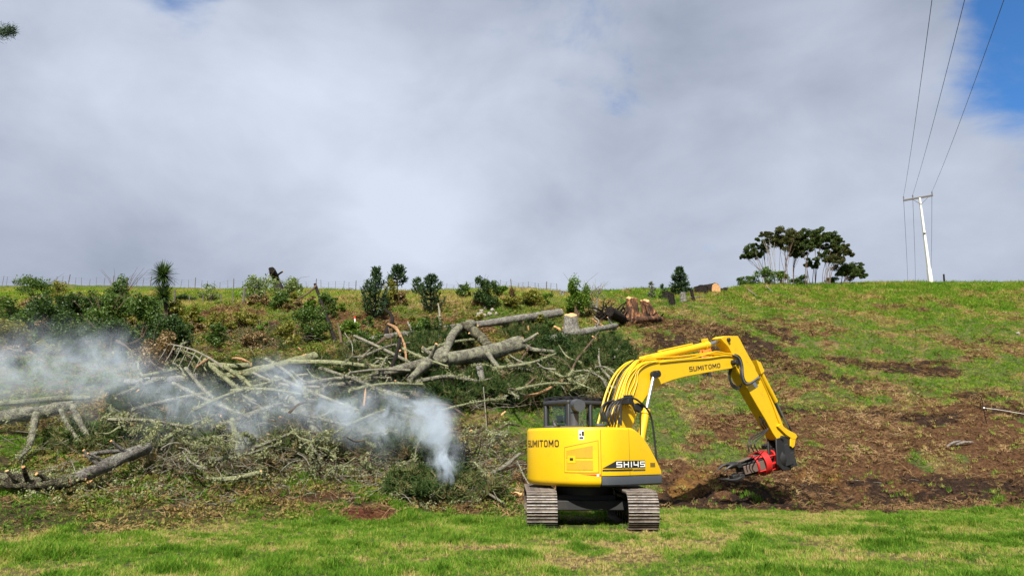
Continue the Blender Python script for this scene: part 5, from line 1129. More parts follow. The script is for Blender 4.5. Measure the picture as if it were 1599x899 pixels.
# --- pine foliage left on the felled crowns
def sprig_mesh(seed, L_=0.34, nn=46):
    r = random.Random(seed); V = []; Fq = []
    for i in range(nn):
        q = r.random(); c = Vector((0, 0, L_*q)); an = r.uniform(0, 6.283); d_ = Vector((math.cos(an), math.sin(an), r.uniform(0.35, 1.2))).normalized(); ln = r.uniform(0.09, 0.18); w_ = d_.cross(Vector((r.uniform(-1, 1), r.uniform(-1, 1), r.uniform(-1, 1)))).normalized()*0.0085
        b = len(V); V += [c-w_, c+w_, c+d_*ln+w_*0.5, c+d_*ln-w_*0.5]; Fq.append((b, b+1, b+2, b+3))
    w_ = 0.007; b = len(V); V += [(-w_, 0, 0), (w_, 0, 0), (w_*.5, 0, L_), (-w_*.5, 0, L_)]; Fq.append((b, b+1, b+2, b+3))
    return mesh_np('pine_sprig', [tuple(q) for q in V], Fq)
spr_c = proto_coll('pine_sprig', [sprig_mesh(s) for s in range(6)], 'sprig')
HP = [(745, 606, 95, 26, 950, .95, .12), (690, 618, 60, 22, 450, .8, .12), (800, 598, 60, 32, 700, .95, .15), (860, 602, 70, 24, 650, .9, .2), (945, 556, 40, 28, 900, 1.2, .10), (905, 560, 45, 30, 600, 1.1, .12), (930, 598, 55, 22, 420, .8, .35), (845, 540, 30, 18, 260, .9, .1), (700, 532, 42, 14, 320, .8, .12), (655, 540, 34, 16, 260, .7, .15), (570, 555, 40, 18, 220, .6, .25), (500, 585, 34, 20, 300, .7, .15),
      (820, 515, 40, 12, 220, .7, .2), (300, 580, 34, 12, 220, .7, .1), (620, 700, 80, 18, 420, .5, .3), (540, 705, 60, 16, 220, .45, .45), (440, 700, 60, 20, 240, .45, .4), (300, 700, 60, 22, 240, .5, .35), (660, 765, 46, 14, 330, .38, .30), (735, 770, 40, 14, 200, .3, .45), (700, 742, 16, 16, 140, .6, .08), (480, 650, 80, 26, 160, .6, .45), (330, 640, 90, 26, 160, .6, .5), (130, 690, 80, 20, 120, .35, .4), (420, 530, 60, 14, 200, .6, .5), (430, 600, 120, 28, 620, .42, .06), (350, 652, 120, 28, 520, .38, .10), (520, 645, 110, 28, 460, .38, .10), (250, 630, 80, 24, 320, .36, .08), (600, 585, 70, 26, 420, .5, .06), (640, 560, 50, 22, 300, .6, .06), (560, 600, 60, 20, 260, .4, .06), (180, 690, 80, 20, 240, .3, .12), (250, 720, 50, 14, 120, .3, .5), (385, 725, 50, 10, 120, .28, .5)]
pts = []; tin = []
for cu, cv, ru, rv, nb_, h_, tb_ in HP:
    for k in range(nb_):
        a_ = rr2.uniform(0, 6.283); q = math.sqrt(rr2.random()); lump = 0.5+0.5*math.sin(cu+3.1*math.cos(a_*2)+q*5); pts.append(L(cu+math.cos(a_)*ru*q, cv+math.sin(a_)*rv*q, rr2.uniform(0.0, h_)*(0.55+0.45*lump)*(1-0.5*q))[:]); tin.append(min(1, max(0, tb_+0.12+rr2.gauss(0.05, 0.20)+(0.3 if rr2.random() < .08 else 0))))
n_ = len(pts); s_ = RNG.uniform(0.7, 1.6, n_); rot = np.stack([RNG.normal(0.9, 0.7, n_), RNG.normal(0, 0.6, n_), RNG.random(n_)*6.283], -1)
scatter('pine_foliage', pts, rot, np.stack([s_, s_, s_], -1), tin, spr_c, 6, 'dark green pine foliage heaped on the felled crowns', 'pine foliage')
lich_c = proto_coll('lichen_tuft', [weed_mesh('lichen_tuft', 16, 0.07, 0.045, 70+s) for s in range(4)], 'lichen')
lp = np.array([p[:] for p, r in LICH]); n_ = len(lp); s_ = RNG.uniform(0.5, 1.5, n_)
scatter('lichen', lp, RNG.random((n_, 3))*6.28, np.stack([s_, s_, s_], -1), RNG.random(n_)*0.8, lich_c, 4, 'shaggy pale green lichen hanging on the felled branches', 'lichen')
# lighter leafy trash strewn over the front of the bank
x_ = []; tn_ = []
for cu, cv, ru, rv, nb_ in [(150, 755, 150, 30, 200), (420, 735, 130, 20, 200), (560, 725, 120, 20, 260), (90, 745, 90, 20, 150), (680, 760, 90, 34, 350), (280, 690, 120, 50, 500), (470, 650, 120, 50, 500), (760, 710, 50, 60, 350)]:
    for k in range(nb_):
        a_ = rr2.uniform(0, 6.283); q = math.sqrt(rr2.random()); x_.append(L(cu+math.cos(a_)*ru*q, cv+math.sin(a_)*rv*q, rr2.uniform(0.0, .22))[:]); tn_.append(rr2.random())
n_ = len(x_); s_ = RNG.uniform(0.5, 1.3, n_)
scatter('lichen_litter', x_, RNG.random((n_, 3))*6.28, np.stack([s_, s_, s_], -1), tn_, lich_c, 4, 'pale lichen and leaf litter strewn over the weedy bank', 'litter')

# ================================================================== STUMPS
def stump(u, v, hpx, wpx, label, lean=(0, 0), flare=1.5, top_mat='cut_wood', mat='stump_bark', name='tree_stump', sink=0.15, roots=5, seed=1, tip=0.0, rag=1.0):
    p = G(u, v); k = p.y/FPX; Hh = hpx*k; R0 = wpx*k/2; r = random.Random(seed); n = 22; lv = 9; V = []; ph = [r.uniform(0, 6.28) for _ in range(4)]
    for i in range(lv+1):
        q = i/lv; z = -sink+(Hh+sink)*q; fl = 1+(flare-1)*(1-q)**2.2
        for j in range(n):
            an = 2*math.pi*j/n; rad = R0*fl*(1+rag*0.10*math.sin(3*an+ph[0]+q)+rag*0.07*math.sin(5*an+ph[1]+q*2)+(1-q)*0.20*rag*math.sin(roots*an+ph[2])+rag*r.uniform(-.05, .05))
            V.append((math.cos(an)*rad+lean[0]*q*Hh, math.sin(an)*rad+lean[1]*q*Hh, z+(rag*0.07*R0*math.sin(2*an+ph[3])+rag*.06*R0*r.uniform(-1, 1) if i == lv else 0)+tip*q**3*math.sin(an)*rad))
    Fq = [(i*n+j, i*n+(j+1) % n, (i+1)*n+(j+1) % n, (i+1)*n+j) for i in range(lv) for j in range(n)]
    o = MB().add(V, Fq).build(name, MATS[mat], None, smooth=50); o.location = p; tag(o, label, 'stump')
    tv = [Vector(q) for q in V[-n:]]; c = sum(tv, Vector())/n; b = MB().add([c+Vector((0, 0, 0.03))]+[c+(q-c)*0.985+Vector((0, 0, 0.012)) for q in tv]+[c+(q-c)*0.97-Vector((0, 0, 0.05)) for q in tv], [(0, 1+j, 1+(j+1) % n) for j in range(n)]+[(1+j, 1+n+j, 1+n+(j+1) % n, 1+(j+1) % n) for j in range(n)])
    b.build('cut_face', MATS[top_mat], o, smooth=25); return o
stump(985, 502, 38, 17, 'tall torn stump with orange wood, taller of the two behind the digger boom', (0.06, 0), 1.9, seed=3, tip=.3, rag=1.8)
stump(1019, 499, 31, 14, 'tilted torn stump just to the side of the tallest one', (-0.34, 0), 2.1, seed=5, tip=.4, rag=1.8)
stump(891, 519, 28, 19, 'small grey stump with a bright flat orange top beside the long straight log', (0, 0), 1.6, mat='bark_grey', seed=7, tip=.45)
stump(921, 470, 5, 7, 'very low orange-topped stump beside a bushy green shrub', (0, 0), 1.2, mat='stump_bark', seed=9, tip=.5)
# upturned root mass in front of the two torn stumps
rp = G(950, 500); rm = MB(); r = random.Random(4)
for k in range(70):
    a_ = r.uniform(0, math.pi); ln = r.uniform(.35, 1.1); b0 = Vector((r.gauss(0, .45), r.gauss(0, .25), r.uniform(-.1, .6)))
    d_ = Vector((math.cos(a_), r.uniform(-.8, .2), math.sin(a_)*0.8)).normalized(); rm.tube(spline([b0, b0+d_*ln*.5+Vector((0, 0, r.uniform(-.1, .15))), b0+d_*ln], 3), [r.uniform(.035, .07)]*3+[.04, .03, .025, .012], 6)
o = rm.build('root_mass', MATS['bark_dark'], None, smooth=60); o.location = rp; tag(o, 'dark tangle of upturned roots beside the tall torn stumps', 'roots')
rp = G(1000, 505); rm = MB(); r = random.Random(8)
for k in range(34):
    b0 = Vector((r.gauss(0, .7), r.gauss(-.2, .25), r.uniform(-.1, .2))); d_ = Vector((r.uniform(-1, 1), r.uniform(-.8, .1), r.uniform(-.2, .5))).normalized(); ln = r.uniform(.4, 1.0)
    rm.tube(spline([b0, b0+d_*ln*.5, b0+d_*ln+Vector((0, 0, -.1))], 3), [r.uniform(.05, .11)]*3+[.06, .05, .04, .02], 6)
o = rm.build('root_mass', MATS['bark_dark'], None, smooth=60); o.location = rp; tag(o, 'dark torn roots spread at the foot of the tall torn stumps', 'roots')
log([(972, 499, .35), (962, 492, .9), (952, 486, 1.2)], [15, 16, 15], 'bark_dark', 'short dark log end with an orange cut face below the root tangle', ends='0')
log([(990, 500, .5), (1010, 498, .5), (1032, 498, .4)], [9, 10, 8], 'stump_bark', 'dark broken root log lying across the foot of the torn stumps')
log([(880, 512, .2), (888, 517, .2), (896, 514, .2)], [6, 7, 6], 'cut_wood', 'split orange slab leaning on the small grey stump', 'wood slab', None, 'wood_slab')
log([(915, 520, .3), (935, 504, .5), (928, 495, .6)], [2, 2.5, 2], 'twig_grey', 'pale bent stick by the grey log with the broken end', 'branch', None, 'branch')
log([(925, 498, .5), (940, 508, .4), (955, 512, .3)], [3, 3, 2], 'torn_wood', 'thin orange stripped branch between small stump and root tangle', 'branch', None, 'branch')
# big sawn butt on the brow, with black stump remains beside it
pc = G(1118, 458); k = pc.y/FPX; b, PP, RR = tuber([Vector((0.0, -0.1, 0.30)), Vector((-0.55, 0.75, 0.32)), Vector((-1.1, 1.6, 0.34))], [0.53, 0.56, 0.56], 18, 0.05, 77)
o = b.build('sawn_log', MATS['bark_dark'], None, smooth=60); o.location = pc; tag(o, 'big sawn log butt with round orange face on the brow of the hill', 'log')
disc(PP[0], PP[0]-PP[1], RR[0], 'cut_face', MATS['cut_wood'], o, 0.04, 3)
for k, (u, v, hp, wp, ms, lb) in enumerate([(1095, 459, 12, 20, 'bark_dark', 'black burnt stump hard against the big sawn log'), (1066, 470, 14, 9, 'bark_grey', 'weathered broken stump below the conifer on the brow'), (1050, 476, 18, 9, 'bark_dark', 'ragged dark stump on the slope below the conifer'), (1084, 470, 18, 5, 'bark_dark', 'thin black stump standing like a post below the sawn log'), (1040, 466, 10, 12, 'bark_dark', 'low black stump between torn stumps and conifer'), (877, 463, 8, 8, 'bark_grey', 'low grey stump half hidden behind the bushy green shrub'), (1130, 456, 6, 12, 'bark_dark', 'low charred lump behind the sawn log face')]):
    stump(u, v, hp, wp, lb, (random.uniform(-.2, .2), 0), 1.25, 'bark_dark', ms, 'burnt_stump', 0.2, 4, 20+k)
for k, (a_, b_, lb) in enumerate([((1062, 466), (1102, 462), 'fallen grey rail lying between the burnt stumps on the brow'), ((1168, 452), (1182, 462), 'pale dead stick leaning in grass below the wind-bent trees'), ((1196, 446), (1206, 455), 'second pale dead stick below the wind-bent trees')]):
    log([(a_[0], a_[1], .35), ((a_[0]+b_[0])/2, (a_[1]+b_[1])/2, .35), (b_[0], b_[1], .25)], [1.6, 1.3, .9], 'stem_pale', lb, 'branch', None, 'branch')
# pale rubble on the old bank
rb_ = random.Random(5)
for k, (u, v) in enumerate([(752, 488), (758, 483), (764, 492), (769, 486), (775, 491), (756, 494), (748, 493), (1590, 522)]):
    import bmesh
    c = G(u, v); bm = bmesh.new(); bmesh.ops.create_icosphere(bm, subdivisions=2, radius=rb_.uniform(.10, .19) if k < 7 else .13)
    for w in bm.verts: w.co *= rb_.uniform(.7, 1.15)
    me = bpy.data.meshes.new('rock'); bm.to_mesh(me); bm.free(); o = link('rock', me, MATS['rock']); o.location = c+Vector((0, 0, .05))
    if k < 7: tag(o, 'pale rock in the small cluster on the old bank', 'rock', 'pale rocks on the old bank')
    else: tag(o, 'lone pale rock high on the grassy slope at the edge', 'rock')

# ================================================================== TREES AND SHRUBS
def leaf_quads(C, size, up=0.4, asp=0.5, rng=RNG):
    n = len(C); nr = rng.normal(size=(n, 3)); nr[:, 2] = np.abs(nr[:, 2])+up; nr /= np.linalg.norm(nr, axis=1, keepdims=True)
    a = np.cross(nr, rng.normal(size=(n, 3))); a /= np.linalg.norm(a, axis=1, keepdims=True)+1e-9; b = np.cross(nr, a)
    l = size*rng.uniform(0.6, 1.4, (n, 1))/2; w = l*asp
    V = np.stack([C-a*l, C+b*w+nr*l*0.15, C+a*l, C-b*w+nr*l*0.15], 1).reshape(-1, 3)
    return V, np.arange(4*n).reshape(n, 4)
def clump_pts(centers, radii, n, rng=RNG):
    """leaves gathered in the outer shell of many small clumps"""
    centers = np.asarray(centers, float); radii = np.asarray(radii, float); i = rng.integers(0, len(centers), n)
    d = rng.normal(size=(n, 3)); d /= np.linalg.norm(d, axis=1, keepdims=True); q = rng.random((n, 1))**0.45
    return centers[i]+d*q*radii[i]
def shrub(u, v, wpx, hpx, mat, label, n=1100, leaf=0.13, group=None, name='shrub', cat='shrub', lift=0.0, clumps=16, stem='twig_brown', twigs=0, top=1.0, rng_seed=None, dep=None):
    p = G(u, v); k = p.y/FPX; W_, H_ = wpx*k/2, hpx*k; rs = np.random.default_rng(int(u*7+v*13)); r = random.Random(int(u*3+v))
    o = empty(name, p); tag(o, label, cat, group); cs = []; rd = []
    for c in range(clumps):
        a = r.uniform(0, 6.283); q = math.sqrt(r.random())*0.85; z = r.uniform(0.18+lift, 0.95); sh = math.sqrt(max(0.05, 1-((z-0.5)/0.62)**2))*top if z > 0.5 else 0.75+0.5*z
        cs.append((math.cos(a)*q*W_*sh, math.sin(a)*q*W_*sh*0.8, z*H_)); f = r.uniform(.25, .45); rd.append((W_*f, W_*f, H_*f*0.55))
    C = clump_pts(cs, rd, n, rs); V, Fq = leaf_quads(C, leaf, 0.4, 0.5, rs); me = mesh_np('foliage', V, Fq); link('foliage', me, MATS[mat], o)
    sb_ = MB()
    for c in cs[:7]:
        e = Vector(c); sb_.tube(spline([Vector((r.uniform(-.05, .05), r.uniform(-.05, .05), -0.1)), e*0.5+Vector((0, 0, .05)), e], 3), [.03*H_/1.5+.008]*3+[.02, .016, .012, .006], 5)
    for c in range(twigs):
        a = r.uniform(-1, 1); b0 = Vector((a*W_*0.5, 0, H_*0.7)); sb_.tube([b0, b0+Vector((a*W_*0.5, r.uniform(-.2, .2), H_*0.28)), b0+Vector((a*W_*1.1+r.uniform(-.2, .2), r.uniform(-.2, .2), H_*r.uniform(.35, .55)))], [.016, .012, .005], 4)
    sb_.build('stem', MATS[stem], o, smooth=60); return o
SH = [ # u, v(base), w, h, material, label, leaves, leaf size
 (70, 540, 70, 60, 'leaf_dark', 'big dark bush rising out of the smoke near the picture edge', 1900, .13),
 (160, 540, 60, 62, 'leaf_mid', 'big leafy bush in front of the twiggy one', 1900, .13),
 (238, 530, 50, 34, 'leaf_dark', 'dark bush hiding the cabbage tree trunk', 1900, .12),
 (24, 520, 60, 46, 'leaf_mid', 'rounded green shrub against the picture edge, below the far fence', 1600, .14),
 (14, 552, 60, 40, 'leaf_yellow', 'yellowing low bush at the picture edge above the smoke', 1200, .13),
 (56, 470, 62, 30, 'leaf_mid', 'sprawling olive bush on the near crest at the picture edge', 1200, .14),
 (104, 520, 44, 48, 'leaf_dark', 'dark bushy shrub beside the lone black post', 1500, .13),
 (142, 522, 56, 44, 'leaf_dark', 'dark spreading shrub between the black post and the twiggy bush', 1600, .13),
 (184, 506, 40, 60, 'leaf_mid', 'tall twiggy bush with bare branches standing above the skyline', 1500, .13),
 (214, 548, 54, 66, 'leaf_mid', 'leafy green bush at the foot of the cabbage tree', 1900, .12),
 (170, 566, 56, 50, 'leaf_dark', 'dark shrub rising out of the smoke below the twiggy bush', 1500, .12),
 (100, 556, 70, 40, 'leaf_dark', 'dark low shrub along the upper edge of the smoke', 1500, .12),
 (262, 572, 52, 66, 'leaf_dark', 'dense round dark-green shrub behind the comb-like bare branch', 2600, .11),
 (232, 584, 56, 54, 'leaf_dry', 'dry brown bush between the smoke and the round dark shrub', 1500, .11),
 (196, 560, 30, 26, 'leaf_dry', 'rust-brown dead bush in the middle of the green thicket', 700, .11),
 (302, 508, 34, 24, 'leaf_bright', 'small bright green shrub under the brown bank edge', 800, .11),
 (335, 516, 36, 26, 'leaf_yellow', 'low yellow-green weed bush next to the small bright shrub', 700, .11),
 (336, 545, 30, 36, 'leaf_mid', 'slim leafy sapling in front of the pale dry bank', 700, .11),
 (405, 472, 56, 40, 'leaf_pale', 'pale wispy bush left of the burnt skyline snag', 800, .15),
 (452, 470, 40, 34, 'leaf_pale', 'pale wispy bush right of the burnt skyline snag', 600, .15),
 (436, 482, 34, 22, 'leaf_mid', 'dark low bush under the burnt skyline snag', 700, .13),
 (325, 474, 30, 26, 'leaf_pale', 'thin pale sapling beside the wooden post of the near fence', 320, .15),
 (510, 500, 30, 36, 'leaf_mid', 'green shrub behind the top of the charred leaning stem', 800, .12),
 (485, 535, 56, 50, 'leaf_mid', 'broad green shrub in front of the charred leaning stem', 1700, .12),
 (448, 545, 44, 36, 'leaf_yellow', 'yellow-brown bush on the bank above the mossed trunk', 1000, .12),
 (400, 548, 44, 26, 'leaf_dry', 'brown brushy scrub above the mossed trunk', 900, .11),
 (380, 510, 40, 20, 'leaf_yellow', 'low yellow scrub on the bank below the near fence', 700, .12),
 (540, 530, 40, 28, 'leaf_bright', 'light green shrub by the red and white marker post', 900, .11),
 (576, 545, 40, 26, 'leaf_mid', 'green bush on the pile beside the hooked black stem', 900, .11),
 (606, 480, 26, 40, 'leaf_yellow', 'olive bush standing behind the spiky young pine', 700, .12),
 (672, 530, 50, 30, 'leaf_mid', 'green bush in front of the forked dark sapling', 900, .11),
 (900, 496, 38, 54, 'leaf_bright', 'upright bright green bush beside the wiry grey shrub', 2000, .12),
 (758, 482, 38, 44, 'leaf_dark', 'wind-leaned dark round bush on the bank top', 2200, .11),
 (724, 466, 22, 22, 'leaf_mid', 'small bush on the skyline between two darker ones', 500, .12),
 (830, 478, 40, 22, 'leaf_yellow', 'yellowish scrub on the bank top near the pale rocks', 800, .12),
 (795, 482, 36, 18, 'leaf_yellow', 'low olive scrub beside the wind-leaned dark bush', 600, .12),
 (1166, 446, 30, 14, 'leaf_mid', 'low green bush at the end of the wind-bent trees', 600, .15),
 (1196, 446, 34, 26, 'leaf_mid', 'leafy green bush under the first wind-bent trees', 900, .15),
 (1220, 444, 22, 18, 'leaf_bright', 'small light green bush at the feet of the wind-bent trees', 500, .15),
 (1248, 445, 26, 14, 'leaf_mid', 'low bush in the middle under the wind-bent trees', 500, .15),
 (1300, 445, 24, 10, 'leaf_dark', 'dark low bush under the last wind-bent trees', 400, .15),
 (860, 555, 60, 30, 'leaf_dark', 'dark leafy mass between grey log and thickest trunk', 1300, .10),
 (700, 545, 44, 22, 'leaf_dark', 'dark green leafy mass under the long straight log', 1000, .10),
]
for (u, v, w, h, mt, lb, n, lf) in SH:
    big = 1.12 if u < 290 else 1.0
    shrub(u, v, w*1.15*big, h*1.12*big, mt, lb, int(n*2.2*big), lf*1.12, twigs=9 if 'twiggy' in lb else 2)
shrub(931, 488, 34, 44, 'needle_grey', 'wiry grey half-dead shrub beside the bright green bush', 420, .10, stem='twig_grey', twigs=16)
# small weeds bushes scattered over the terrace behind the pile
rr3 = random.Random(17)
for k in range(46):
    u = rr3.uniform(270, 860); v = rr3.choice([rr3.uniform(472, 488), rr3.uniform(516, 536)])-max(0, (u-500))*0.03
    wm_ = rr3.choice(['leaf_mid', 'leaf_yellow', 'leaf_dry', 'leaf_bright', 'leaf_yellow']); wc = {'leaf_mid': 'green', 'leaf_yellow': 'yellowish', 'leaf_dry': 'dry brown', 'leaf_bright': 'bright green'}[wm_]; wz = 'above the mossed trunk' if u < 440 else ('by the charred leaning stem' if u < 570 else ('below the skyline pines' if u < 720 else 'near the long straight log'))
    WL = lambda q: ('low %s weed clump on the terrace %s' if q == 0 else '%s weed clumps %s') % (wc, wz)
    shrub(u, v, rr3.uniform(18, 36), rr3.uniform(10, 22), wm_, WL(0), 900, .13, WL(1), 'weed_clump', 'weed clump', clumps=7)
for k in range(54):
    u = rr3.uniform(-10, 300); v = rr3.uniform(470, 580)
    wm_ = rr3.choice(['leaf_mid', 'leaf_yellow', 'leaf_dark', 'leaf_mid', 'leaf_dry']); wc = {'leaf_mid': 'green', 'leaf_yellow': 'yellowish', 'leaf_dry': 'dry brown', 'leaf_dark': 'dark green'}[wm_]; wz = ('upper' if v < 510 else 'lower')+(' thicket near the picture edge' if u < 110 else (' thicket around the twiggy bush' if u < 220 else ' thicket beside the cabbage tree'))
    shrub(u, v, rr3.uniform(24, 50), rr3.uniform(14, 36), wm_, 'small %s bush in the %s' % (wc, wz), 1300, .14, '%s bushes of the %s' % (wc, wz), 'thicket_bush', 'shrub', clumps=8)
# pines and other conifers
def pine(u, v, hpx, wpx, mat, label, levels=9, clear=0.12, upsweep=0.9, nper=6, needle=0.16, dens=26, bark_='bark_dark', shape=0.75, name='pine_tree', leanx=0.0):
    p = G(u, v); k = p.y/FPX; H_, W_ = hpx*k, wpx*k/2; r = random.Random(int(u*11)); rs = np.random.default_rng(int(u))
    o = empty(name, p); tag(o, label, 'tree'); tk = MB(); tk.tube(spline([(0, 0, -.15), (leanx*.3*H_, 0, H_*.4), (leanx*H_, 0, H_*0.97)], 4), list(np.linspace(.035*H_, .006*H_, 9)), 7); tk.build('trunk', MATS[bark_], o, smooth=60)
    br = MB(); tips = []; dirs = []
    for lv in range(levels):
        q = clear+(1-clear)*(lv+r.uniform(0, .6))/levels; rad = W_*(1-q**1.6)**shape*1.0+0.05
        for b in range(nper):
            a = r.uniform(0, 6.283); ln = rad*r.uniform(.7, 1.1); b0 = Vector((leanx*q*H_, 0, q*H_)); m1 = b0+Vector((math.cos(a)*ln*.6, math.sin(a)*ln*.6, ln*.12)); e = b0+Vector((math.cos(a)*ln, math.sin(a)*ln, ln*upsweep*r.uniform(.4, 1.0)))
            pth = spline([b0, m1, e], 4); br.tube(pth, list(np.linspace(.012*H_*.5+.006, .004, len(pth))), 4, cap=False)
            for i in range(dens):
                s = r.random()**.7; j = min(len(pth)-2, int(s*(len(pth)-1))); c = pth[j].lerp(pth[j+1], r.random()); td = (pth[j+1]-pth[j]).normalized()
                d_ = (td*r.uniform(.3, 1)+Vector((r.gauss(0, .6), r.gauss(0, .6), r.gauss(.25, .5)))).normalized(); tips.append(c[:]); dirs.append(d_[:])
    for i in range(40):
        tips.append((leanx*H_, 0, H_*r.uniform(.86, 1.0))); d_ = Vector((r.gauss(0, .5), r.gauss(0, .5), 1)).normalized(); dirs.append(d_[:])
    br.build('limb', MATS[bark_], o, smooth=60)
    C = np.array(tips); D_ = np.array(dirs); n = len(C); w = np.cross(D_, rs.normal(size=(n, 3))); w /= np.linalg.norm(w, axis=1, keepdims=True); ln = needle*rs.uniform(.6, 1.3, (n, 1)); wd = needle*0.13
    V = np.stack([C-w*wd, C+w*wd, C+D_*ln+w*wd*.5, C+D_*ln-w*wd*.5], 1).reshape(-1, 3); link('crown', mesh_np('crown', V, np.arange(4*n).reshape(n, 4)), MATS[mat], o); return o
pine(585, 500, 82, 44, 'needle_dark', 'spiky young pine with upswept candles at the bank edge', 10, .06, 1.5, 7, .22, 34)
pine(620, 462, 48, 38, 'needle_dark', 'small flat-topped pine standing clear on the skyline', 7, .34, .8, 6, .26, 26)
pine(672, 490, 62, 44, 'needle_dark', 'dark bushy young pine behind the forked bare pole', 9, .16, .8, 7, .20, 34)
pine(652, 462, 28, 22, 'needle_mid', 'small olive conifer just behind the dark bushy pine', 6, .1, .8, 5, .2, 22)
pine(1063, 461, 44, 32, 'needle_dark', 'neat dark conifer on the brow near the big sawn log', 10, .05, .45, 8, .24, 30, shape=.9)
pine(1018, 464, 24, 10, 'needle_grey', 'thin pale conifer seedling on the brow nearest the torn stumps', 7, .05, .4, 4, .16, 12)
pine(1036, 466, 22, 12, 'needle_mid', 'thin conifer seedling on the brow between stumps and dark conifer', 7, .05, .4, 4, .16, 14)
log([(688, 520, .2), (687, 500, .7), (686, 484, 1.1), (684, 474, 1.4)], [4, 4, 3, 2], 'twig_grey', 'forked dark sapling pole in front of the bushy young pine', 'sapling', None, 'sapling')
# cabbage tree: two heads of strap leaves
cp0 = G(257, 512); k = cp0.y/FPX; o = empty('cabbage_tree', cp0); tag(o, 'spiky cabbage tree with two leaf heads one above the other', 'tree')
hd = [(P(255, 464, cp0.y)-cp0, 1.0), (P(254.5, 430, cp0.y)-cp0, 1.0)]
MB().tube(spline([(0, 0, -.2), (0.0, 0, (hd[0][0].z)*.6), hd[0][0], hd[1][0]], 4), list(np.linspace(.13, .08, 13)), 9).build('trunk', MATS['twig_brown'], o, smooth=60)
r = random.Random(2)
for c, sc_ in hd:
    V = []; Fq = []
    for i in range(420):
        el = r.uniform(-.95, 1.4); a = r.uniform(0, 6.283); ln = r.uniform(.68, 1.02)*sc_*(0.8 if el < -.3 else 1); w_ = .045; d_ = Vector((math.cos(a)*math.cos(el), math.sin(a)*math.cos(el), math.sin(el))); s_ = d_.cross(Zv).normalized()*w_; b = len(V)
        for q in (0.06, .4, .75, 1.0):
            z_ = -0.22*ln*max(0, q-.3)**1.5*(1.2-math.sin(el)); pnt = c+d_*ln*q+Vector((0, 0, z_)); t_ = 1-.85*q; V += [pnt-s_*t_, pnt+s_*t_]
        for q in range(3): Fq.append((b+2*q, b+2*q+1, b+2*q+3, b+2*q+2))
    link('leaf_head', mesh_np('leaf_head', [tuple(q) for q in V], Fq), MATS['cabbage_leaf'], o)
# wind-bent trees on the crest
def crest(u):
    d = px_dir(u, 450); t_ = d[0]/d[1]; Y_ = np.arange(45, 105, .5); X_ = t_*Y_; el = (height(X_, Y_)-CAMZ)/Y_; i = int(np.argmax(el)); return Vector((X_[i], Y_[i], H1(X_[i], Y_[i])))
KT = [((1193, [(1178, 391, 15, 8), (1187, 381, 10, 8), (1166, 400, 8, 3), (1180, 398, 10, 4)], 'kanuka', 'small-crowned end tree leaning out from the wind-bent group'), 5),
      ((1207, [(1194, 367, 6, 4), (1203, 371, 7, 8)], 'kanuka_olive', 'nearly bare thin-stemmed tree near the end of the wind-bent group'), 6),
      ((1223, [(1229, 364, 15, 9), (1220, 372, 14, 10), (1227, 383, 14, 8), (1237, 372, 8, 9)], 'kanuka_olive', 'tall olive-crowned tree of the wind-bent group, second highest crown'), 5),
      ((1236, [(1247, 378, 13, 11), (1246, 392, 11, 9), (1240, 386, 8, 8)], 'kanuka', 'dark tree in the gap between the two highest wind-bent crowns'), 5),
      ((1257, [(1262, 368, 14, 8), (1263, 379, 14, 9), (1256, 388, 10, 8)], 'kanuka', 'straight-stemmed tree in the centre of the wind-bent group'), 4),
      ((1268, [(1282, 367, 12, 9), (1285, 378, 14, 9), (1269, 411, 11, 6), (1275, 375, 10, 9)], 'kanuka', 'tree with the highest crown of the wind-bent group'), 4),
      ((1281, [(1299, 374, 11, 9), (1302, 386, 14, 9), (1294, 396, 12, 6)], 'kanuka', 'dark dense tree past the highest wind-bent crown'), 4),
      ((1288, [(1313, 387, 10, 8), (1316, 397, 11, 8), (1305, 404, 12, 6), (1296, 405, 8, 4)], 'kanuka_olive', 'slanting tree carrying the outer crown of the wind-bent group'), 4),
      ((1312, [(1318, 419, 14, 7), (1331, 421, 12, 7), (1342, 429, 9, 5), (1325, 428, 14, 5), (1342, 416, 5, 5)], 'kanuka', 'low sideways-swept tree at the outer end of the wind-bent group'), 4)]
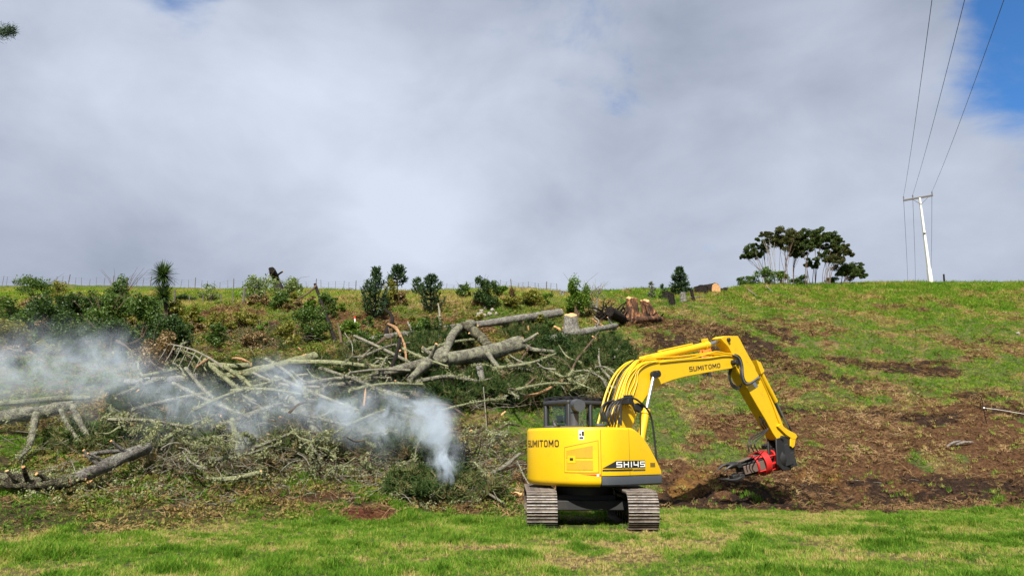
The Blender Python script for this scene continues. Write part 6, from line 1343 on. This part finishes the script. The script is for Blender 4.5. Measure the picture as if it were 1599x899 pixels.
for (ub, cl, mt, lb), ns in KT:
    p = crest(ub); p.y -= 0.6; p.z = H1(p.x, p.y); k = p.y/FPX; r = random.Random(ub); rs = np.random.default_rng(ub); o = empty('wind_bent_tree', p); tag(o, lb, 'tree', 'wind-bent trees on the crest')
    cs = []; rd = []; stm = MB()
    for j, (cu, cv, ru, rv) in enumerate(cl):
        c = P(cu, cv, p.y+r.uniform(-.5, .5))-p
        for q in range(26):
            a = r.uniform(0, 6.283); s = math.sqrt(r.random())*.8; cs.append((c.x+math.cos(a)*s*ru*k*1.7, c.y+r.uniform(-.5, .5)*ru*k*1.6, c.z+math.sin(a)*s*rv*k*1.5)); f = r.uniform(.20, .42); rd.append((ru*k*f, ru*k*f, ru*k*f*.75))
        for s in range(1):
            b0 = Vector((r.uniform(-.25, .25), r.uniform(-.2, .2), -.1)); e = c+Vector((r.uniform(-.4, .4)*ru*k, r.uniform(-.3, .3), -rv*k*.2)); m1 = b0.lerp(e, .5)+Vector((-(e.x-b0.x)*.18+r.uniform(-.1, .1), 0, .1)); pth = spline([b0, m1, e], 5)
            stm.tube(pth, list(np.linspace(r.uniform(.028, .05), .012, len(pth))), 5)
            for w in range(5):
                i = r.randrange(5, len(pth)); e2 = Vector(r.choice(cs[-26:])); q0 = pth[i]; stm.tube([q0, q0.lerp(e2, .5)+Vector((0, 0, -.08)), e2], [.018, .014, .007], 4, cap=False)
    for s in range(ns-2 if ub < 1230 else 0):                              # bare extra stems
        b0 = Vector((r.uniform(-.5, .5), r.uniform(-.3, .3), -.1)); c = Vector(r.choice(cs)); stm.tube(spline([b0, b0.lerp(c, .5)+Vector((r.uniform(-.25, .25), 0, 0)), c], 4), list(np.linspace(.028, .010, 9)), 4, cap=False)
    stm.build('trunk', MATS['stem_pale' if ub < 1210 else 'twig_brown'], o, smooth=60)
    C = clump_pts(cs, rd, 5200*len(cl), rs); V, Fq = leaf_quads(C, .13, .3, .5, rs); link('crown', mesh_np('crown', V, Fq), MATS[mt], o)
# tree outside the frame whose branch tip reaches in at the top edge
tp = P(-160, 560, 20.0); tp.z = H1(tp.x, tp.y); o = empty('overhanging_pine', tp); tag(o, 'pine whose dark branch tip pokes in high at the picture edge', 'tree')
tip = P(20, 49, 19.0)-tp; st_ = Vector((-1.2, 0.3, tip.z*.97))
MB().tube(spline([(-1.2, .3, -.2), (-1.3, .3, st_.z*.5), (-1.2, .3, st_.z*1.15)], 4), list(np.linspace(.2, .06, 9)), 9).build('trunk', MATS['bark_dark'], o)
lm = MB(); lp_ = spline([st_, st_.lerp(tip, .5)+Vector((0, 0, .15)), tip], 6); lm.tube(lp_, list(np.linspace(.06, .01, len(lp_))), 6); lm.build('limb', MATS['bark_dark'], o)
C = []; D_ = []
for i in range(1500):
    s = r.random() if i > 500 else 1-.18*r.random(); j = min(len(lp_)-2, int(s*(len(lp_)-1))); c = lp_[j].lerp(lp_[j+1], r.random())+Vector((r.gauss(0, .05), r.gauss(0, .1), r.gauss(.02, .07)))
    C.append(c[:]); D_.append(Vector((r.gauss(.35, .6), r.gauss(0, .5), r.gauss(.3, .5))).normalized()[:])
C = np.array(C); D_ = np.array(D_); n = len(C); w = np.cross(D_, RNG.normal(size=(n, 3))); w /= np.linalg.norm(w, axis=1, keepdims=True); ln = .13*RNG.uniform(.6, 1.2, (n, 1))
V = np.stack([C-w*.006, C+w*.006, C+D_*ln+w*.003, C+D_*ln-w*.003], 1).reshape(-1, 3); link('crown', mesh_np('crown', V, np.arange(4*n).reshape(n, 4)), MATS['needle_dark'], o)

# ================================================================== FENCES, POLE, MARKERS, PERSON
def fence(plist, label, hpx, wr, mats=('old_timber',), name='wire_fence', wires=(.35, .7, 1.0)):
    o = empty(name, plist[0]); tag(o, label, 'fence'); r = random.Random(len(plist)); tops = []
    for i, p in enumerate(plist):
        big = (i % 6 == 0); h = hpx*(1.15 if big else r.uniform(.75, 1.05)); w_ = wr*(1.7 if big else r.uniform(.7, 1.0)); ln = Vector((r.gauss(0, .05), 0, 0)); b = p-plist[0]
        n = 6; MB().tube([b-Zv*.25, b+ln*.5+Zv*h*.5, b+ln+Zv*h], [w_*1.05, w_, w_*.92], n, wob=.05).build('post', MATS['old_timber'], o, smooth=40); tops.append((b, h))
    for q in wires:
        MB().tube([b+Zv*min(h, hpx)*q*.92+Vector((0, -.03, 0)) for b, h in tops], .004, 4, cap=False).build('fence_wire', MATS['wire'], o, smooth=0)
    return o
rf_ = random.Random(3)
def crest_line(us): return [crest(u)+Vector((0, -0.8, -0.05)) for u in us]
us = []; u = -12
while u < 580: us.append(u+rf_.uniform(-2, 2)); u += rf_.uniform(8.5, 12.5)
fence(crest_line(us), 'old post and wire fence along the far skyline above the thicket', 1.0, .030)
us = []; u = 690
while u < 872: us.append(u+rf_.uniform(-1.5, 1.5)); u += rf_.uniform(7.5, 11)
fence(crest_line(us), 'old post and wire fence on the skyline above the long straight log', .62, .022)
fence([G(u, 476-0.01*(u-270)) for u in (272, 295, 316, 328, 344, 363, 380, 396, 413)], 'short post and wire fence in the paddock above the brown bank', .95, .045)
for u, v, hp, wp, lb in ((72, 478, 14, 4.6, 'lone short black post in the thicket near the picture edge'), (1475, 442, 15, 3.0, 'dark fence post on the skyline beside the power pole'), (1297, 443, 4, 2.0, 'short post stub showing under the wind-bent trees'), (46, 476, 11, 3, 'thin grey post just nearer the picture edge than the black post')):
    p = G(u, v); k = p.y/FPX; o = MB().tube([(0, 0, -.3), (0, 0, hp*k*.5), (.02, 0, hp*k)], [wp*k*.5, wp*k*.48, wp*k*.45], 8, wob=.06).build('fence_post', MATS['bark_dark' if 'black' in lb or 'dark' in lb else 'old_timber'], None); o.location = p; tag(o, lb, 'post')
p = G(554, 514); k = p.y/FPX; o = MB().tube([(0, 0, -.2), (-.02, 0, 20*k)], [.045, .042], 8).build('marker_post', MATS['white_paint'], None); o.location = p; tag(o, 'white marker post with a red top on the brown bank', 'post')
MB().tube([(-.02, 0, 17*k), (-.021, 0, 20.5*k)], [.047, .046], 8).build('red_band', MATS['decal_red'], o)
# power pole
pb = crest(1453); pb.y -= 1.0; pb.x = P(1453, 440, pb.y).x; pb.z = H1(pb.x, pb.y)-.1; o = empty('power_pole', pb); tag(o, 'pale concrete power pole with white base and single crossarm on the crest', 'pole')
topz = (P(1436, 309, pb.y)-pb).z; topx = (P(1436, 309, pb.y)-pb).x
def pt(z): return Vector((topx*z/topz, 0, z))
def sq(z, w): c = pt(z); return [c+Vector((-w, -w, 0)), c+Vector((w, -w, 0)), c+Vector((w, w, 0)), c+Vector((-w, w, 0))]
MB().hexa(sq(topz*.18, .145)+sq(topz, .085)).build('shaft', MATS['pole_concrete'], o, bevel=.02)
MB().hexa(sq(-.5, .21)+sq(topz*.18, .17)).build('white_base', MATS['white_paint'], o, bevel=.02)
cl_, cr_ = P(1414, 312.5, pb.y)-pb, P(1455.5, 306, pb.y)-pb; cl_.y += .6; cl_.z += .1; dx = (cr_-cl_).normalized(); mid = (cl_+cr_)/2; mid.y -= .0
off = Vector((0, -.16, 0)); MB().box(mid+off, ((cr_-cl_).length/2, .06, .085), (dx, dx.cross(Zv)*-1, Zv)).build('crossarm', MATS['old_timber'], o, bevel=.01)
o.children[-1].data.materials[0] = MATS['pole_concrete']
for sg in (-1, 1): MB().tube([pt(topz-.75)+Vector((0, -.12, 0)), pt(topz-.1)+dx*sg*.75+off], .022, 6).build('brace', MATS['wire'], o)
ins = []
for q in (0.02, .33, .98):
    b = cl_.lerp(cr_, q)+off+Vector((0, 0, .06)); MB().tube([b, b+Zv*.12, b+Zv*.16, b+Zv*.24, b+Zv*.28, b+Zv*.36], [.02, .02, .07, .05, .075, .03], 10).build('insulator', MATS['insulator'], o); ins.append(b+Zv*.36)
MB().cyl(pt(topz*.58)+Vector((-.16, -.15, 0)), pt(topz*.58)+Vector((.05, -.15, 0)), .07, 8).build('bolt_plate', MATS['insulator'], o)
for i, (uu, ud) in enumerate(((1451, 1418), (1500, 1429), (1559.5, 1450))):
    a = ins[i]+pb; e = P(uu, 0, 24); d_ = e-a; e2 = a+d_*1.45
    pts_ = [a+(e2-a)*q-Zv*(1.2*4*q*(1-q)*0.4) for q in np.linspace(0, 1, 30)]
    w = MB().tube(pts_, .012, 5, cap=False).build('power_line', MATS['wire'], None, smooth=0); tag(w, ('power line nearest the trees, overhead from the pole', 'middle power line of three, overhead from the pole', 'power line nearest the blue sky, overhead from the pole')[i], 'power line')
    e = P(ud, 470, 150); pts_ = [a+(e-a)*q-Zv*(6.0*q*(1-q)) for q in np.linspace(0, 1, 16)]
    w = MB().tube(pts_, .018, 5, cap=False).build('power_line', MATS['wire'], None, smooth=0); tag(w, ('faint power line dropping behind the hill below the left crossarm tip', 'faint middle power line dropping behind the hill from the crossarm', 'faint power line dropping behind the hill below the right crossarm tip')[i], 'power line')
# electric fence standard with white tape
p = G(1541, 662); k = p.y/FPX; o = empty('electric_fence', p); tag(o, 'dark steel fence standard with a white tape running off the picture', 'fence')
MB().tube([(0, 0, -.2), (-.04, 0, 22*k), (-.09, 0, 44*k)], .016, 6).build('post', MATS['bark_dark'], o); MB().box((-.05, -.02, 25*k), (.02, .02, .028)).build('insulator', MATS['white_tape'], o)
q2 = G(1680, 690); MB().tube(spline([(-.04, -.02, 25*k), (P(1570, 641, p.y)-p)[:], (P(1605, 647, p.y)-p)[:], (P(1690, 660, p.y)-p)[:]], 5), .007, 5).build('tape', MATS['white_tape'], o)
# pale dead branch on the bare bank
for k_, (a_, b_) in enumerate((((1478, 697), (1500, 688)), ((1492, 694), (1520, 690)))): log([(a_[0], a_[1], .12), ((a_[0]+b_[0])/2, (a_[1]+b_[1])/2-2, .14), (b_[0], b_[1], .12)], [3, 4, 2], 'stem_pale', ('bleached forked stick on the bare bank, nearer the digger', 'bleached stick on the bare bank, further from the digger')[k_], 'branch', None, 'branch')
# bystander almost hidden behind the boom: one continuous figure, clothes on it
pp = P(1104, 586, 36.0); pp.z = H1(pp.x, pp.y)
def figure(pp):
    verts = {'pel': ((0, 0, .95), .15), 'sp': ((0, 0, 1.15), .145), 'ch': ((0, 0, 1.36), .165), 'nk': ((0, -.01, 1.5), .06), 'hd': ((0, -.03, 1.60), .085), 'tp': ((0, -.03, 1.71), .08)}
    edges = [('pel', 'sp'), ('sp', 'ch'), ('ch', 'nk'), ('nk', 'hd'), ('hd', 'tp')]
    for s, nm in ((-1, 'l'), (1, 'r')):
        verts.update({'sh'+nm: ((s*.19, 0, 1.42), .075), 'el'+nm: ((s*.27, -.02, 1.14), .052), 'wr'+nm: ((s*.20, -.2, .98), .036), 'ha'+nm: ((s*.17, -.28, .95), .032), 'hp'+nm: ((s*.10, 0, .88), .105), 'kn'+nm: ((s*.12, -.03, .48), .068), 'an'+nm: ((s*.13, 0, .09), .048), 'to'+nm: ((s*.14, -.15, .04), .042)})
        edges += [('ch', 'sh'+nm), ('sh'+nm, 'el'+nm), ('el'+nm, 'wr'+nm), ('wr'+nm, 'ha'+nm), ('pel', 'hp'+nm), ('hp'+nm, 'kn'+nm), ('kn'+nm, 'an'+nm), ('an'+nm, 'to'+nm)]
        for f in range(5):
            a = (f-2)*.017; st = 'ha'+nm; fn = 'f%d%s' % (f, nm); base = Vector(verts[st][0])
            tipv = base+Vector((a if f else -s*.05, -.07 if f else -.02, -.03)); verts[fn] = (tuple(tipv), .009); edges.append((st, fn))
    ks = list(verts); me = bpy.data.meshes.new('person'); me.from_pydata([verts[k_][0] for k_ in ks], [(ks.index(a), ks.index(b)) for a, b in edges], [])
    o = bpy.data.objects.new('person', me); COL.objects.link(o); me.materials.append(MATS['skin'])
    sm = o.modifiers.new('skin', 'SKIN')
    if not me.skin_vertices: 
        bpy.context.view_layer.objects.active = o
    lay = me.skin_vertices[0] if me.skin_vertices else None
    for i, k_ in enumerate(ks):
        lay.data[i].radius = (verts[k_][1],)*2; lay.data[i].use_root = (k_ == 'pel')
    sb_ = o.modifiers.new('sub', 'SUBSURF'); sb_.levels = 2; sb_.render_levels = 2
    dg = bpy.context.evaluated_depsgraph_get(); m2 = bpy.data.meshes.new_from_object(o.evaluated_get(dg)); o.modifiers.clear(); o.data = m2
    m2.materials.clear()
    for nm in ('skin', 'orange_cloth', 'dark_cloth'): m2.materials.append(MATS[nm])
    for pl in m2.polygons:
        z = pl.center.z; pl.use_smooth = True
        pl.material_index = 0 if (z > 1.5 or (z < 1.02 and pl.center.y < -.17 and z > .8)) else (1 if z > .93 else 2)
    o.location = pp; return o
o = figure(pp); tag(o, 'person in an orange top and lime cap, nearly hidden behind the boom', 'person')
cpm = MB(); cpm.tube([(0, -.03, 1.66), (0, -.03, 1.71), (0, -.03, 1.76), (0, -.03, 1.785)], [.112, .112, .09, .03], 14); cpm.tube([(0, -.05, 1.665), (0, -.17, 1.655)], [.09, .06], 10); cpm.build('cap', MATS['lime_cloth'], o)
fcm = MB(); fcm.box((-.035, -.115, 1.615), (.012, .006, .008)); fcm.box((.035, -.115, 1.615), (.012, .006, .008)); fcm.box((0, -.125, 1.585), (.012, .014, .02)); fcm.box((0, -.115, 1.55), (.025, .006, .006)); fcm.build('face', MATS['dark_cloth'], o, bevel=.003)

m, t, o = newmat('lump_earth')
n = tnoise(t, 18, 6, .7); pbsdf(t, o, ramp(t, n, [(.35, (.016, .010, .007)), (.6, (.075, .045, .026))]), .95, 0, bump(t, n, 1.0, .05), .1)
# small dug lumps of earth lying on the paddock
for k, (u, v, w, lb) in enumerate([(424, 851, 20, 'small dark heap of dug earth on the grass in front of the smoke'), (1166, 817, 14, 'small brown lump of earth on the grass beside the digger'), (330, 843, 12, 'tiny brown lump of earth in the grass toward the picture edge'), (1390, 800, 22, 'low brown earth lump at the grass edge below the bare bank')]):
    import bmesh
    c = G(u, v); bm = bmesh.new(); bmesh.ops.create_icosphere(bm, subdivisions=3, radius=w*c.y/FPX*.5); r = random.Random(k)
    for w_ in bm.verts: w_.co *= r.uniform(.7, 1.2); w_.co.z *= .45
    me = bpy.data.meshes.new('earth_lump'); bm.to_mesh(me); bm.free(); o = link('earth_lump', me, MATS['lump_earth']); o.location = c; tag(o, lb, 'earth')
# ================================================================== SMOKE
PUFF = [ # u, v, distance, radius in picture px, density
 (688, 766, 18.8, 16, 11.0), (689, 750, 18.9, 18, 10.0), (690, 730, 19.0, 21, 8.5), (690, 712, 19.3, 25, 6.5), (687, 692, 19.8, 32, 3.4), (682, 664, 20.0, 40, 3.8), (655, 650, 20.2, 42, 2.4), (604, 650, 20.5, 50, 1.9), (556, 650, 20.8, 52, 1.6), (508, 634, 21, 56, 1.35), (458, 612, 21.5, 54, 1.15), (430, 586, 22, 42, .9),
 (400, 650, 21, 60, .85), (380, 706, 20.3, 44, .7), (330, 640, 21.3, 60, .65), (275, 622, 21.6, 60, .65), (222, 600, 22, 62, .6), (172, 568, 22.4, 66, .85), (120, 566, 22.7, 72, .72), (50, 572, 22.9, 78, .58), (-40, 575, 23, 90, .5), (130, 620, 22, 60, .35), (30, 615, 22.2, 60, .25), (255, 680, 20.8, 60, .25), (600, 690, 20.2, 40, .5)]
m, t, o = newmat('smoke')
tcn = N(t, 'ShaderNodeTexCoord'); wnz = N(t, 'ShaderNodeTexNoise'); wnz.inputs['Scale'].default_value = .75; wnz.inputs['Detail'].default_value = 3
LK(t, tcn.outputs['Object'], wnz.inputs['Vector'])
wv = N(t, 'ShaderNodeVectorMath', operation='MULTIPLY_ADD'); LK(t, wnz.outputs['Color'], wv.inputs[0]); wv.inputs[1].default_value = (1.1, 1.1, 1.1); 
sub = N(t, 'ShaderNodeVectorMath', operation='SUBTRACT'); LK(t, tcn.outputs['Object'], sub.inputs[0]); sub.inputs[1].default_value = (.55, .55, .55); LK(t, sub.outputs[0], wv.inputs[2])
acc_ = None; ctr = []
for u, v, D, rp, a in PUFF:
    c = P(u, v, D); rad = rp*D/FPX*1.15; ctr.append((c, rad))
    mp = N(t, 'ShaderNodeMapping', vector_type='POINT'); s = 1/rad; mp.inputs['Scale'].default_value = (s, s*.8, s); mp.inputs['Location'].default_value = (-c.x*s, -c.y*s*.8, -c.z*s); LK(t, wv.outputs[0], mp.inputs[0])
    gr = N(t, 'ShaderNodeTexGradient', gradient_type='QUADRATIC_SPHERE'); LK(t, mp.outputs[0], gr.inputs[0])
    acc_ = mth(t, 'MULTIPLY_ADD', gr.outputs['Fac'], a*2.2, acc_ if acc_ is not None else 0.0)
nz = tnoise(t, 1.25, 7, .68, dist=1.0)
dens = mth(t, 'MULTIPLY', acc_, mth(t, 'ADD', 0.06, mth(t, 'MULTIPLY', 1.25, smr(t, nz, .43, .61))))
dens = mth(t, 'MULTIPLY', dens, 0.46)
pv_ = N(t, 'ShaderNodeVolumePrincipled'); pv_.inputs['Color'].default_value = (.80, .89, 1.0, 1); pv_.inputs['Anisotropy'].default_value = 0.0; LK(t, dens, pv_.inputs['Density']); LK(t, pv_.outputs[0], o.inputs['Volume'])
# closed envelope that follows the plume
path = [(689, 782, 19.6, .35), (690, 745, 19.6, .6), (688, 712, 19.7, .95), (672, 675, 20.0, 1.35), (625, 655, 20.4, 1.5), (556, 655, 20.8, 1.65), (480, 640, 21.1, 2.0), (400, 645, 21.2, 2.3), (310, 640, 21.4, 2.4), (225, 620, 21.9, 2.4), (140, 584, 22.5, 2.5), (40, 583, 22.9, 2.5), (-60, 582, 23.0, 2.4), (-160, 580, 23.0, 1.6)]
so = MB().tube(spline([P(u, v, D) for u, v, D, r in path], 4), list(np.interp(np.linspace(0, 1, 4*(len(path)-1)+1), np.linspace(0, 1, len(path)), [q[3] for q in path])), 14).build('smoke', m, None, smooth=0); tag(so, 'white smoke rolling off the burning heap across the felled pile', 'smoke', kind='stuff')
